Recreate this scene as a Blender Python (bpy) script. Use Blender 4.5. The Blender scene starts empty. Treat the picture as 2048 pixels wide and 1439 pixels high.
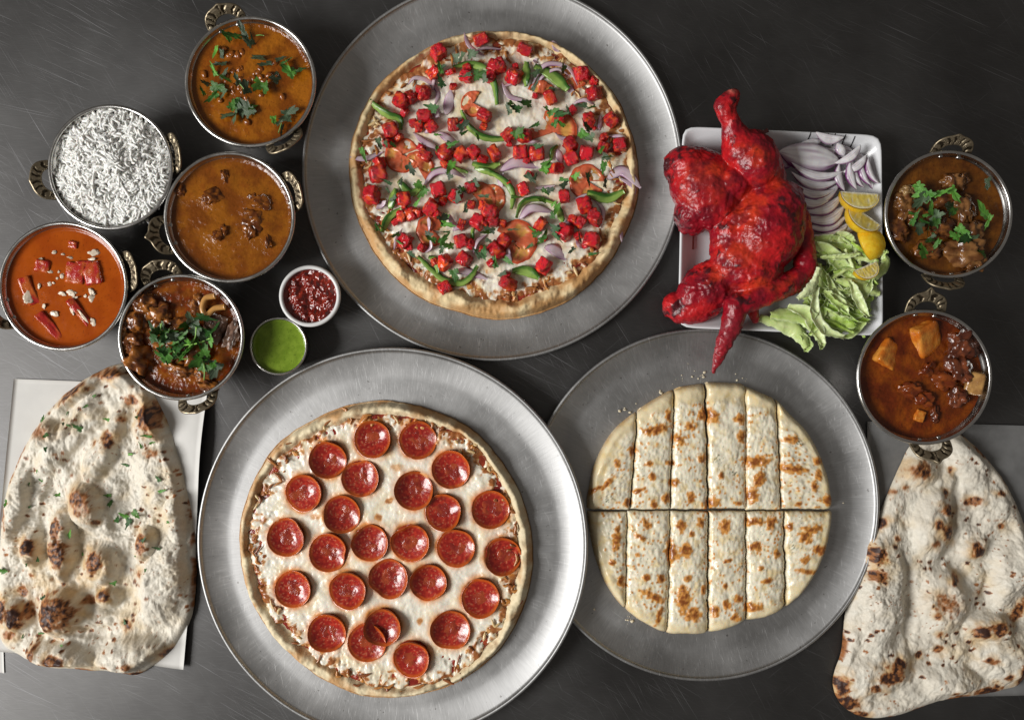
import bpy, bmesh, math, random
import numpy as np
from mathutils import Vector, Matrix, Euler

# ------------------------------------------------------------------ camera, world, light, exposure
SC = bpy.context.scene
H = 0.85            # camera height above the steel table (m)
S = 0.0005          # metres per photograph pixel on the table plane
cam = bpy.data.cameras.new('camera'); camo = bpy.data.objects.new('camera', cam)
SC.collection.objects.link(camo); camo.location = (0, 0, H)
cam.sensor_width = 36; cam.lens = 36 * H / 1.024; cam.clip_start = 0.01; cam.clip_end = 50
SC.camera = camo
W = bpy.data.worlds.new('World'); SC.world = W; W.use_nodes = True
W.node_tree.nodes['Background'].inputs[0].default_value = (1.0, 0.92, 0.84, 1)
W.node_tree.nodes['Background'].inputs[1].default_value = 0.14

def area(name, loc, size, power, col, target=(0, 0, 0), sy=None):
    l = bpy.data.lights.new(name, 'AREA'); l.energy = power; l.color = col; l.size = size
    if sy: l.shape = 'RECTANGLE'; l.size_y = sy
    o = bpy.data.objects.new(name, l); SC.collection.objects.link(o); o.location = loc
    o.rotation_euler = (Vector(target) - Vector(loc)).to_track_quat('-Z', 'Y').to_euler()
    return o
area('window_light', (-3.0, -0.75, 2.25), 1.4, 178, (1.0, 0.985, 0.965), (0, 0, 0), 1.6)
SC.view_settings.view_transform = 'Standard'; SC.view_settings.look = 'None'
SC.view_settings.exposure = 0.0; SC.view_settings.gamma = 1.0
SC.cycles.use_denoising = True
SC.cycles.max_bounces = 6; SC.cycles.diffuse_bounces = 3; SC.cycles.glossy_bounces = 3
SC.cycles.sample_clamp_indirect = 4.0

# ------------------------------------------------------------------ helpers
COL = SC.collection
rng = np.random.default_rng(7); random.seed(7)

def P(px, py, z=0.0):
    k = S * (H - z) / H
    return Vector(((px - 1024) * k, (719.5 - py) * k, z))
def K(z): return S * (H - z) / H

def C(r, g, b):
    f = lambda c: (c / 255 / 12.92) if c / 255 <= 0.04045 else ((c / 255 + 0.055) / 1.055) ** 2.4
    return np.array([f(r), f(g), f(b)])

def mesh(name, V, F, col=None, smooth=True, **attrs):
    """V (n,3); F a list of index arrays (m,3)/(m,4)"""
    V = np.asarray(V, dtype=np.float32)
    if not isinstance(F, (list, tuple)): F = [F]
    F = [np.asarray(f, dtype=np.int32) for f in F if len(f)]
    m = bpy.data.meshes.new(name)
    m.vertices.add(len(V)); m.vertices.foreach_set('co', V.ravel())
    nl = sum(f.size for f in F); npoly = sum(len(f) for f in F)
    m.loops.add(nl); m.polygons.add(npoly)
    m.loops.foreach_set('vertex_index', np.concatenate([f.ravel() for f in F]))
    tot = np.concatenate([np.full(len(f), f.shape[1], dtype=np.int32) for f in F])
    st = np.concatenate([[0], np.cumsum(tot)[:-1]]).astype(np.int32)
    m.polygons.foreach_set('loop_start', st)
    try: m.polygons.foreach_set('loop_total', tot)
    except Exception: pass
    m.polygons.foreach_set('use_smooth', np.full(npoly, smooth, dtype=bool))
    if col is not None:
        col = np.asarray(col, dtype=np.float32)
        if col.ndim == 1: col = np.tile(col, (len(V), 1))
        a = m.attributes.new('Col', 'FLOAT_COLOR', 'POINT')
        a.data.foreach_set('color', np.concatenate([np.clip(col, 0, 1), np.ones((len(V), 1), np.float32)], 1).astype(np.float32).ravel())
    for k, v in attrs.items():
        a = m.attributes.new(k, 'FLOAT', 'POINT'); a.data.foreach_set('value', np.asarray(v, dtype=np.float32))
    m.update(calc_edges=True); m.validate()
    return m

def obj(name, me, mat, parent=None, loc=None, rot=None):
    o = bpy.data.objects.new(name, me); COL.objects.link(o)
    if me is not None and mat is not None:
        if len(me.materials) == 0: me.materials.append(mat)
    if parent is not None: o.parent = parent
    if loc is not None: o.location = loc
    if rot is not None: o.rotation_euler = rot
    return o

def tag(o, label, cat, group=None, kind=None):
    o['label'] = label; o['category'] = cat
    if group: o['group'] = group
    if kind: o['kind'] = kind
    return o

def thing(name, label, cat, loc=(0, 0, 0), rot=None, group=None):
    o = bpy.data.objects.new(name, None); COL.objects.link(o); o.location = loc
    o.empty_display_size = 0.02
    if rot is not None: o.rotation_euler = rot
    return tag(o, label, cat, group)

# --- numpy noise
_pt = np.random.default_rng(3).permutation(256); _pt = np.concatenate([_pt, _pt, _pt])
_g = np.random.default_rng(5).normal(size=(256, 3)); _g /= np.linalg.norm(_g, axis=1, keepdims=True)
def pn(x, y, z=0.0, seed=0):
    x, y, z = np.broadcast_arrays(np.asarray(x, float) + seed * 17.31, np.asarray(y, float) - seed * 9.17, np.asarray(z, float) + seed * 3.7)
    xi, yi, zi = np.floor(x).astype(int), np.floor(y).astype(int), np.floor(z).astype(int)
    xf, yf, zf = x - xi, y - yi, z - zi
    u, v, w = [t * t * t * (t * (t * 6 - 15) + 10) for t in (xf, yf, zf)]
    xi &= 255; yi &= 255; zi &= 255
    def gr(i, j, k):
        h = _pt[_pt[_pt[xi + i] + yi + j] + zi + k] & 255
        g = _g[h]
        return g[..., 0] * (xf - i) + g[..., 1] * (yf - j) + g[..., 2] * (zf - k)
    l = lambda a, b, t: a + t * (b - a)
    return 1.5 * l(l(l(gr(0,0,0), gr(1,0,0), u), l(gr(0,1,0), gr(1,1,0), u), v), l(l(gr(0,0,1), gr(1,0,1), u), l(gr(0,1,1), gr(1,1,1), u), v), w)
def fbm(x, y, z=0.0, o=4, seed=0, gain=0.5):
    s = 0; a = 1; f = 1
    for i in range(o):
        s = s + a * pn(np.asarray(x) * f, np.asarray(y) * f, np.asarray(z) * f, seed + i * 5); a *= gain; f *= 2.03
    return s
def worley(x, y, seed=0):
    x = np.asarray(x, float); y = np.asarray(y, float)
    xi = np.floor(x).astype(int); yi = np.floor(y).astype(int)
    f1 = np.full(x.shape, 9.0); f2 = np.full(x.shape, 9.0); cid = np.zeros(x.shape)
    for dx in (-1, 0, 1):
        for dy in (-1, 0, 1):
            cx = xi + dx; cy = yi + dy
            h = _pt[(_pt[(cx + seed * 7) & 255] + cy + seed * 13) & 255]
            ox = _pt[h + 31] / 255.0; oy = _pt[h + 77] / 255.0
            d = np.hypot(cx + ox - x, cy + oy - y)
            n = d < f1
            f2 = np.where(n, f1, np.minimum(f2, d)); cid = np.where(n, _pt[h + 140] / 255.0, cid); f1 = np.where(n, d, f1)
    return f1, f2, cid
def ss(a, b, x):
    t = np.clip((np.asarray(x, float) - a) / (b - a), 0, 1); return t * t * (3 - 2 * t)
def mix(a, b, t):
    t = np.asarray(t)[..., None] if np.ndim(t) else t
    return np.asarray(a) * (1 - t) + np.asarray(b) * t
def spots(x, y, lst, warp=0.25, wscale=0.06, soft=0.55, seed=0):
    """max over elliptic blobs (cx, cy, rx, ry, rot_deg, value) with ragged edges"""
    w = fbm(x * wscale, y * wscale, 0, 3, seed) * warp
    out = np.zeros(np.shape(x))
    for cx, cy, rx, ry, rot, val in lst:
        c, s = math.cos(math.radians(rot)), math.sin(math.radians(rot))
        dx, dy = x - cx, y - cy
        d = np.hypot((dx * c + dy * s) / rx, (-dx * s + dy * c) / ry) + w
        out = np.maximum(out, val * (1 - ss(soft, 1.25, d)))
    return out

def disc_grid(N):
    t = np.linspace(-1, 1, N)
    a, b = np.meshgrid(t, t, indexing='ij'); a = a.ravel(); b = b.ravel()
    r = np.where(np.abs(a) > np.abs(b), a, b)
    with np.errstate(divide='ignore', invalid='ignore'):
        phi = np.where(np.abs(a) > np.abs(b), (math.pi / 4) * (b / np.where(a == 0, 1, a)), math.pi / 2 - (math.pi / 4) * (a / np.where(b == 0, 1, b)))
    x = r * np.cos(phi); y = r * np.sin(phi)
    i = np.arange(N * N).reshape(N, N)
    Q = np.stack([i[:-1, :-1], i[1:, :-1], i[1:, 1:], i[:-1, 1:]], -1).reshape(-1, 4)
    loop = np.concatenate([i[:-1, 0], i[-1, :-1], i[:0:-1, -1], i[0, :0:-1]])
    return x, y, Q, loop
def skirt(V, Q, loop, rings):
    """rings: list of (function(Vloop)->V)"""
    V = [np.asarray(V)]; Q = [Q]; n = len(V[0]); prev = loop; base = V[0][loop]
    for f in rings:
        nv = f(base.copy()); idx = np.arange(n, n + len(nv)); n += len(nv); V.append(nv)
        Q.append(np.stack([prev, np.roll(prev, -1), np.roll(idx, -1), idx], -1)[:, ::-1] if False else np.stack([np.roll(prev, -1), prev, idx, np.roll(idx, -1)], -1))
        prev = idx
    return np.concatenate(V), np.concatenate(Q)
def lathe(prof, n=96, closed=False):
    prof = np.asarray(prof, float); m = len(prof)
    th = np.linspace(0, 2 * math.pi, n, endpoint=False)
    V = np.stack([prof[:, 0][None] * np.cos(th)[:, None], prof[:, 0][None] * np.sin(th)[:, None], np.tile(prof[:, 1], (n, 1))], -1).reshape(-1, 3)
    i = np.arange(n * m).reshape(n, m); j = np.roll(i, -1, 0)
    a = i[:, :-1]; b = i[:, 1:]; c = j[:, 1:]; d = j[:, :-1]
    Q = np.stack([a, d, c, b], -1).reshape(-1, 4)
    if closed: Q = np.concatenate([Q, np.stack([i[:, -1], j[:, -1], j[:, 0], i[:, 0]], -1)])
    return V, Q
def closed_spline(pts, n=200):
    p = np.asarray(pts, float); m = len(p); out = []
    t = np.linspace(0, m, n, endpoint=False); i = t.astype(int); f = (t - i)[:, None]
    p0, p1, p2, p3 = p[(i - 1) % m], p[i % m], p[(i + 1) % m], p[(i + 2) % m]
    return 0.5 * (2 * p1 + (p2 - p0) * f + (2 * p0 - 5 * p1 + 4 * p2 - p3) * f ** 2 + (3 * p1 - p0 - 3 * p2 + p3) * f ** 3)
def open_spline(pts, n=24):
    p = np.asarray(pts, float)
    p = np.concatenate([[2 * p[0] - p[1]], p, [2 * p[-1] - p[-2]]]); m = len(p) - 3
    t = np.linspace(0, m - 1e-6, n); i = t.astype(int); f = (t - i)[:, None]
    p0, p1, p2, p3 = p[i], p[i + 1], p[i + 2], p[i + 3]
    return 0.5 * (2 * p1 + (p2 - p0) * f + (2 * p0 - 5 * p1 + 4 * p2 - p3) * f ** 2 + (3 * p1 - p0 - 3 * p2 + p3) * f ** 3)
def radial_outline(pts, cx, cy):
    """star-shaped outline -> r(theta) interpolator in the same units (image axes, y down)"""
    q = closed_spline(pts, 400) - np.array([cx, cy])
    th = np.arctan2(q[:, 1], q[:, 0]); r = np.hypot(q[:, 0], q[:, 1]); o = np.argsort(th)
    th, r = th[o], r[o]
    th = np.concatenate([th - 2 * math.pi, th, th + 2 * math.pi]); r = np.tile(r, 3)
    return lambda t: np.interp(t, th, r)
def sweep(path, wfun, cs, n=26, zf=None, tilt=None):
    """closed cross-section cs [(lateral -1..1, height)] swept along a path (x,y in metres). heights in metres"""
    p = open_spline(path, n) if len(path) > 2 else np.linspace(path[0], path[1], n)
    if p.shape[1] == 2: p = np.concatenate([p, np.zeros((n, 1))], 1)
    d = np.gradient(p, axis=0); d[:, 2] = 0; d /= np.linalg.norm(d, axis=1, keepdims=True) + 1e-9
    side = np.stack([-d[:, 1], d[:, 0], np.zeros(n)], -1); up = np.tile([0, 0, 1.0], (n, 1))
    t = np.linspace(0, 1, n)
    if tilt is not None:
        a = tilt(t)[:, None]; side, up = side * np.cos(a) + up * np.sin(a), up * np.cos(a) - side * np.sin(a)
    w = wfun(t); m = len(cs); cs = np.asarray(cs, float)
    V = p[:, None, :] + side[:, None, :] * (w[:, None, None] * cs[None, :, 0:1]) + up[:, None, :] * (cs[None, :, 1:2] * (0.25 + 0.75 * np.clip(w / w.max(), 0, 1))[:, None, None])
    if zf is not None: V[:, :, 2] += zf(t)[:, None]
    V = V.reshape(-1, 3); i = np.arange(n * m).reshape(n, m); j = np.roll(i, -1, 1)
    Q = np.stack([i[:-1], i[1:], j[1:], j[:-1]], -1).reshape(-1, 4)
    T = np.repeat(t, m); A = np.tile(np.arange(m), n)
    caps = [i[0][::-1][None], i[-1][None]]
    return V, [Q] + caps, T, A
def ico(sub):
    bm = bmesh.new(); bmesh.ops.create_icosphere(bm, subdivisions=sub, radius=1)
    V = np.array([v.co[:] for v in bm.verts]); F = np.array([[v.index for v in f.verts] for f in bm.faces]); bm.free()
    return V, F
ICO = {s: ico(s) for s in (2, 3, 4, 5)}
def boxgrid(n):
    """subdivided cube surface, welded"""
    bm = bmesh.new(); bmesh.ops.create_cube(bm, size=2)
    bmesh.ops.subdivide_edges(bm, edges=bm.edges[:], cuts=n, use_grid_fill=True)
    V = np.array([v.co[:] for v in bm.verts]); F = np.array([[v.index for v in f.verts] for f in bm.faces]); bm.free()
    return V, F
BOX = {n: boxgrid(n) for n in (4, 7)}
def rbox(n, half, rnd, nz, seed, freq=2.0):
    V, F = BOX[n]; half = np.asarray(half, float)
    p = V * half; r = rnd * half.min(); c = np.clip(p, -(half - r), half - r); d = p - c
    l = np.linalg.norm(d, axis=1, keepdims=True); p = c + d / np.maximum(l, 1e-9) * r
    nn = fbm(V[:, 0] * freq, V[:, 1] * freq, V[:, 2] * freq, 3, seed)
    nv = V / np.linalg.norm(V, axis=1, keepdims=True)
    return p + nv * (nn * nz)[:, None], F

# ------------------------------------------------------------------ materials
class NT:
    def __init__(s, name):
        s.m = bpy.data.materials.new(name); s.m.use_nodes = True; s.t = s.m.node_tree; s.n = s.t.nodes; s.l = s.t.links
        s.b = s.n['Principled BSDF']
    def node(s, typ, **kw):
        nd = s.n.new(typ)
        for k, v in kw.items():
            if k in nd.bl_rna.properties.keys() and not k.startswith('i_'): setattr(nd, k, v)
        return nd
    def link(s, a, b): s.l.new(a, b)
    def mapping(s, scale, rot=(0, 0, 0), loc=(0, 0, 0), coord='Object'):
        tc = s.n.new('ShaderNodeTexCoord'); mp = s.n.new('ShaderNodeMapping')
        mp.inputs['Scale'].default_value = scale; mp.inputs['Rotation'].default_value = rot; mp.inputs['Location'].default_value = loc
        s.link(tc.outputs[coord], mp.inputs[0]); return mp.outputs[0]
    def noise(s, vec, scale, detail=3, rough=0.5, dist=0.0):
        nd = s.n.new('ShaderNodeTexNoise'); nd.inputs['Scale'].default_value = scale; nd.inputs['Detail'].default_value = detail
        nd.inputs['Roughness'].default_value = rough; nd.inputs['Distortion'].default_value = dist
        if vec is not None: s.link(vec, nd.inputs['Vector'])
        return nd.outputs['Fac']
    def ramp(s, fac, stops, interp='LINEAR'):
        r = s.n.new('ShaderNodeValToRGB'); r.color_ramp.interpolation = interp
        el = r.color_ramp.elements
        while len(el) < len(stops): el.new(0.5)
        for e, (p, c) in zip(el, stops):
            e.position = p; e.color = (c, c, c, 1) if np.isscalar(c) else (*c, 1)
        s.link(fac, r.inputs[0]); return r.outputs[0]
    def math(s, op, a, b=None, clamp=False):
        nd = s.n.new('ShaderNodeMath'); nd.operation = op; nd.use_clamp = clamp
        for i, v in enumerate((a, b)):
            if v is None: continue
            if isinstance(v, (int, float)): nd.inputs[i].default_value = v
            else: s.link(v, nd.inputs[i])
        return nd.outputs[0]
    def mixc(s, a, b, f, typ='MIX'):
        nd = s.n.new('ShaderNodeMix'); nd.data_type = 'RGBA'; nd.blend_type = typ
        for i, v in ((6, a), (7, b), (0, f)):
            if isinstance(v, (int, float)): nd.inputs[i].default_value = v
            elif isinstance(v, (tuple, list, np.ndarray)): nd.inputs[i].default_value = (*v, 1)
            else: s.link(v, nd.inputs[i])
        return nd.outputs[2]
    def bump(s, h, strength=0.3, dist=0.001):
        nd = s.n.new('ShaderNodeBump'); nd.inputs['Strength'].default_value = strength; nd.inputs['Distance'].default_value = dist
        s.link(h, nd.inputs['Height']); s.link(nd.outputs[0], s.b.inputs['Normal']); return nd

def food(name, rough=0.4, bs=900, bst=0.3, bd=0.0006, sss=0.0, sssr=0.004, var=0.25, vs=350, coat=0, rvar=0.12, spec=0.5, orand=0.0, coatr=0.12):
    """colour from the mesh's own Col attribute, broken up by fine noise; bump and gloss variation"""
    t = NT(name)
    a = t.n.new('ShaderNodeAttribute'); a.attribute_name = 'Col'
    v = t.mapping((1, 1, 1))
    n1 = t.noise(v, vs, 4, 0.6)
    g = t.math('MULTIPLY_ADD', n1, 2 * var); t.n[-1].inputs[2].default_value = 1 - var
    if orand:
        oi = t.n.new('ShaderNodeObjectInfo')
        r = t.math('MULTIPLY_ADD', oi.outputs['Random'], 2 * orand); t.n[-1].inputs[2].default_value = 1 - orand
        g = t.math('MULTIPLY', g, r)
    cc = t.n.new('ShaderNodeCombineColor')
    for i in range(3): t.link(g, cc.inputs[i])
    c = t.mixc(a.outputs['Color'], cc.outputs[0], 1.0, 'MULTIPLY')
    t.link(c, t.b.inputs['Base Color'])
    r = t.math('MULTIPLY_ADD', t.noise(v, vs * 0.6, 3), 2 * rvar); t.n[-1].inputs[2].default_value = rough - rvar
    t.link(r, t.b.inputs['Roughness'])
    if bst: t.bump(t.noise(v, bs, 4, 0.6), bst, bd)
    t.b.inputs['Specular IOR Level'].default_value = spec
    if sss:
        t.b.inputs['Subsurface Weight'].default_value = sss; t.b.inputs['Subsurface Radius'].default_value = (1, 0.5, 0.3)
        t.b.inputs['Subsurface Scale'].default_value = sssr
    if coat:
        t.b.inputs['Coat Weight'].default_value = coat; t.b.inputs['Coat Roughness'].default_value = coatr
    return t.m

def scratches(t, rot, sx, sy, lo, hi, off):
    v = t.mapping((1 / sx, 1 / sy, 1), (0, 0, math.radians(rot)), (off * 0.11, off * 0.05, 0))
    t.n[-1].vector_type = 'TEXTURE'
    n = t.noise(v, 1.0, 2, 0.5)
    return t.ramp(n, [(lo, 0.0), (hi, 1.0)])

def steel_table_mat():
    t = NT('brushed_steel_table'); b = t.b
    b.inputs['Metallic'].default_value = 1.0
    brush = t.noise(t.mapping((60, 2200, 1)), 1.0, 3, 0.6)
    cloud = t.noise(t.mapping((1, 1, 1)), 6.0, 4, 0.6)
    s = None
    for k, (rot, sx, sy, lo, hi) in enumerate([(-24, 9, 900, 0.64, 0.76), (-31, 14, 1100, 0.63, 0.75), (-58, 10, 900, 0.64, 0.76), (40, 14, 800, 0.69, 0.79), (-12, 9, 700, 0.69, 0.79), (-64, 18, 900, 0.67, 0.77)]):
        q = scratches(t, rot, sx, sy, lo, hi, 3.1 * k + 1)
        msk = t.ramp(t.noise(t.mapping((1, 1, 1), loc=(k * 2.3, k, 0)), 5.0, 2), [(0.42, 0.15), (0.62, 1.0)])
        q = t.math('MULTIPLY', q, msk)
        s = q if s is None else t.math('MAXIMUM', s, q)
    base = t.ramp(cloud, [(0.3, (0.082, 0.080, 0.079)), (0.7, (0.130, 0.128, 0.126))])
    base = t.mixc(base, t.ramp(brush, [(0.3, 0.8), (0.7, 1.1)]), 0.7, 'MULTIPLY')
    base = t.mixc(base, (0.42, 0.42, 0.44), t.math('MULTIPLY', s, 0.36))
    t.link(base, b.inputs['Base Color'])
    r = t.ramp(cloud, [(0.3, 0.42), (0.7, 0.54)])
    r = t.math('ADD', r, t.math('MULTIPLY', s, 0.12))
    t.link(r, b.inputs['Roughness'])
    hgt = t.math('ADD', t.math('MULTIPLY', brush, 0.22), t.math('MULTIPLY', s, -0.6))
    t.bump(hgt, 0.22, 0.0003)
    return t.m

def pan_mat():
    t = NT('worn_aluminium_pan'); b = t.b; b.inputs['Metallic'].default_value = 1.0
    tc = t.n.new('ShaderNodeTexCoord'); sp = t.n.new('ShaderNodeSeparateXYZ'); t.link(tc.outputs['Object'], sp.inputs[0])
    ang = t.math('ARCTAN2', sp.outputs[1], sp.outputs[0])
    rad = t.math('SQRT', t.math('ADD', t.math('POWER', sp.outputs[0], 2), t.math('POWER', sp.outputs[1], 2)))
    cb = t.n.new('ShaderNodeCombineXYZ'); t.link(t.math('MULTIPLY', ang, 130), cb.inputs[0]); t.link(t.math('MULTIPLY', rad, 55), cb.inputs[1])
    oi = t.n.new('ShaderNodeObjectInfo'); t.link(t.math('MULTIPLY', oi.outputs['Random'], 50), cb.inputs[2])
    rn = t.noise(cb.outputs[0], 1.0, 4, 0.65)
    short = t.ramp(rn, [(0.62, 0.0), (0.74, 1.0)])
    s = short
    for k, (rot, sx, sy, lo, hi) in enumerate([(88, 70, 900, 0.66, 0.76), (-74, 50, 900, 0.67, 0.77), (100, 80, 1000, 0.66, 0.76), (-35, 26, 900, 0.70, 0.80), (-60, 26, 900, 0.69, 0.79)]):
        q = scratches(t, rot, sx, sy, lo, hi, 5.3 * k + 2)
        s = t.math('MAXIMUM', s, q)
    cloud = t.noise(t.mapping((1, 1, 1)), 14, 5, 0.62)
    base = t.ramp(cloud, [(0.3, (0.36, 0.36, 0.357)), (0.7, (0.50, 0.50, 0.496))])
    base = t.mixc(base, t.ramp(rn, [(0.3, 0.86), (0.7, 1.08)]), 0.8, 'MULTIPLY')
    base = t.mixc(base, (0.80, 0.80, 0.80), t.math('MULTIPLY', s, 0.30))
    spk = t.ramp(t.noise(t.mapping((1, 1, 1)), 260, 2), [(0.24, 1.0), (0.29, 0.0)])
    base = t.mixc(base, (0.10, 0.09, 0.08), t.math('MULTIPLY', spk, 0.6))
    t.link(base, b.inputs['Base Color'])
    r = t.ramp(cloud, [(0.3, 0.45), (0.7, 0.58)])
    t.link(t.math('ADD', r, t.math('MULTIPLY', s, 0.12)), b.inputs['Roughness'])
    t.bump(t.math('ADD', t.math('MULTIPLY', rn, 0.5), t.math('MULTIPLY', s, -0.4)), 0.2, 0.0003)
    return t.m

def steel_bowl_mat():
    t = NT('polished_bowl_steel'); b = t.b; b.inputs['Metallic'].default_value = 1.0
    n = t.noise(t.mapping((1, 1, 1)), 60, 4, 0.6)
    t.link(t.ramp(n, [(0.3, (0.45, 0.44, 0.42)), (0.7, (0.60, 0.59, 0.57))]), b.inputs['Base Color'])
    t.link(t.ramp(n, [(0.3, 0.18), (0.7, 0.32)]), b.inputs['Roughness'])
    return t.m

def plain(name, col, rough=0.5, metal=0.0, var=0.1, vs=200, bst=0.1, bs=500, spec=0.5, sss=0):
    t = NT(name); n = t.noise(t.mapping((1, 1, 1)), vs, 4, 0.6)
    c = np.asarray(col)
    t.link(t.ramp(n, [(0.3, tuple(c * (1 - var))), (0.7, tuple(np.clip(c * (1 + var), 0, 1)))]), t.b.inputs['Base Color'])
    t.b.inputs['Roughness'].default_value = rough; t.b.inputs['Metallic'].default_value = metal
    t.b.inputs['Specular IOR Level'].default_value = spec
    if sss: t.b.inputs['Subsurface Weight'].default_value = sss; t.b.inputs['Subsurface Scale'].default_value = 0.004
    if bst: t.bump(t.noise(t.mapping((1, 1, 1)), bs, 3), bst, 0.0004)
    return t.m

def handle_mat():
    t = NT('engraved_brass'); b = t.b; b.inputs['Metallic'].default_value = 0.9
    a = t.n.new('ShaderNodeAttribute'); a.attribute_name = 'Col'
    n = t.noise(t.mapping((1, 1, 1)), 500, 3)
    t.link(t.mixc(a.outputs['Color'], t.ramp(n, [(0.3, 0.7), (0.7, 1.2)]), 0.8, 'MULTIPLY'), b.inputs['Base Color'])
    b.inputs['Roughness'].default_value = 0.42
    return t.m

M = dict(
    table=steel_table_mat(), pan=pan_mat(), bowl=steel_bowl_mat(), brass=handle_mat(),
    dough=food('baked_dough', 0.55, 300, 0.40, 0.0012, var=0.12, vs=420, spec=0.3, sss=0.0),
    cheese=food('melted_cheese', 0.26, 260, 0.30, 0.0012, var=0.08, vs=500, spec=0.5, rvar=0.10, sss=0.12, sssr=0.003),
    sauce=food('tomato_sauce', 0.17, 260, 0.42, 0.0020, var=0.3, coat=0.4, rvar=.06),
    gravy=food('curry_gravy', 0.13, 240, 0.38, 0.0016, var=0.28, vs=700, rvar=0.05, spec=0.38),
    gravysmooth=food('smooth_gravy', 0.14, 1400, 0.10, 0.0004, var=0.06, vs=900, rvar=0.04, spec=0.25),
    meat=food('braised_meat', 0.18, 260, 0.38, 0.0018, var=0.35, vs=500, rvar=0.07, spec=0.3, coat=0.4),
    chicken=food('tandoori_skin', 0.34, 340, 0.42, 0.0016, var=0.6, vs=300, rvar=0.12, spec=0.30, coat=0.20, coatr=0.2),
    paneer=food('roasted_paneer', 0.24, 330, 0.6, 0.0018, var=0.45, vs=420, orand=0.22, rvar=0.1, coat=0.4, spec=0.3),
    pepperoni=food('pepperoni_meat', 0.22, 230, 0.24, 0.0018, var=0.30, vs=500, orand=0.12, rvar=0.08, spec=0.4, coat=0.35, coatr=0.16),
    herb=food('cilantro', 0.45, 700, 0.4, 0.0006, var=0.35, vs=300, orand=0.40, spec=0.5),
    veg=food('cut_vegetable', 0.26, 600, 0.15, 0.0005, var=0.12, vs=300, rvar=0.06, spec=0.5),
    onion=food('red_onion', 0.24, 500, 0.12, 0.0005, var=0.06, vs=250, rvar=0.06, sss=0.1, sssr=0.003),
    lettuce=food('crisp_lettuce', 0.34, 420, 0.35, 0.0010, var=0.18, vs=160, rvar=0.08, sss=0.12, sssr=0.003),
    lemon=food('lemon', 0.28, 500, 0.35, 0.0008, var=0.08, vs=300, sss=0.1, sssr=0.003),
    rice=food('rice_grain', 0.42, 900, 0.08, 0.0004, var=0.05, vs=300, sss=0.12, sssr=0.002),
    naan=food('naan_bread', 0.50, 330, 0.45, 0.0014, var=0.20, vs=380, spec=0.35),
    ceramic=plain('white_ceramic', (0.74, 0.75, 0.77), 0.16, var=0.015, bst=0.0),
    plastic=plain('white_plastic', (0.72, 0.72, 0.71), 0.35, var=0.02, bst=0.0),
    ink=plain('black_glaze', (0.02, 0.02, 0.022), 0.3, var=0.1),
    paper=plain('white_paper', (0.62, 0.61, 0.58), 0.65, var=0.03, vs=60, bst=0.12, bs=90, spec=0.3),
    wax=plain('waxed_paper', (0.17, 0.17, 0.167), 0.42, var=0.2, vs=40, bst=0.25, bs=70, spec=0.4),
    crumb=food('bread_crumb', 0.7, 900, 0.3, 0.0005, var=0.1),
)
# ------------------------------------------------------------------ the steel table
def build_table():
    V = [(-1.6, -1.3, 0), (1.6, -1.3, 0), (1.6, 1.3, 0), (-1.6, 1.3, 0), (-1.6, -1.3, -0.04), (1.6, -1.3, -0.04), (1.6, 1.3, -0.04), (-1.6, 1.3, -0.04)]
    Q = [(0, 1, 2, 3), (4, 7, 6, 5), (0, 4, 5, 1), (1, 5, 6, 2), (2, 6, 7, 3), (3, 7, 4, 0)]
    o = obj('table', mesh('table', V, np.array(Q), smooth=False), M['table'])
    o['kind'] = 'structure'; o['label'] = 'scratched dark stainless steel table top under all the dishes'
build_table()

# ------------------------------------------------------------------ pizza pans
PAN_T = 0.0013
def pan_mesh(R, h=0.0095, flo=0.835):
    t = np.linspace(0, 1, 9); a = R * flo
    top = [(0.0005, PAN_T), (a * 0.5, PAN_T), (a * 0.93, PAN_T), (a, PAN_T + 0.0002)]
    for q in np.linspace(0.12, 1, 10):
        top.append((a + (R * 0.985 - a) * q, PAN_T + (h - PAN_T) * (q ** 1.7)))
    bead = []
    rb = 0.0018; cx = R - rb; cz = h - 0.0003
    for q in np.linspace(math.pi * 0.80, -math.pi * 0.9, 11): bead.append((cx + rb * math.cos(q), cz + rb * math.sin(q)))
    bot = [(a + (R * 0.985 - a) * q, -0.0001 + PAN_T + (h - PAN_T) * (q ** 1.7) - 0.0012) for q in np.linspace(0.97, 0.12, 9)]
    bot += [(a, 0.0001), (0.0005, 0.0)]
    V, Q = lathe(top + bead + bot, 160)
    r = np.hypot(V[:, 0], V[:, 1]); th = np.arctan2(V[:, 1], V[:, 0])
    V[:, 2] += ss(a, R, r) * 0.0006 * fbm(np.cos(th) * 1.6, np.sin(th) * 1.6, R * 9, 2, 3)
    return V, Q[:, ::-1]
def pan(label, px, py, r, z=0.011, rot=None, zoff=0.0003):
    R = r * K(z); V, Q = pan_mesh(R)
    loc = P(px, py, z); loc.z = zoff
    o = thing('pizza_pan', label, 'pizza pan', loc, rot, 'aluminium pizza pans')
    rr = np.hypot(V[:, 0], V[:, 1])
    obj('dish', mesh('pan_dish', V, Q), M['pan'], o)
    return o, R
pan1, R1 = pan('large round aluminium pan holding the paneer pizza', 985, 340, 382)
pan3, R3 = pan('smaller round aluminium pan holding the sliced cheese bread', 1407, 1009, 353)
TILT = math.radians(2.5)
_d = Vector((625, 79, 0)).normalized(); _ax = Vector((_d.y, -_d.x, 0))
ROT2 = Matrix.Rotation(TILT, 4, _ax)
_z2 = 0.0004 + 0.84 * 394 * S * math.sin(TILT)
pan2, R2 = pan('large round aluminium pan holding the pepperoni pizza, rim resting over its neighbour', 782, 1088, 394, 0.018, ROT2.to_euler(), _z2)
PAN2 = pan2.location.copy()

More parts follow.
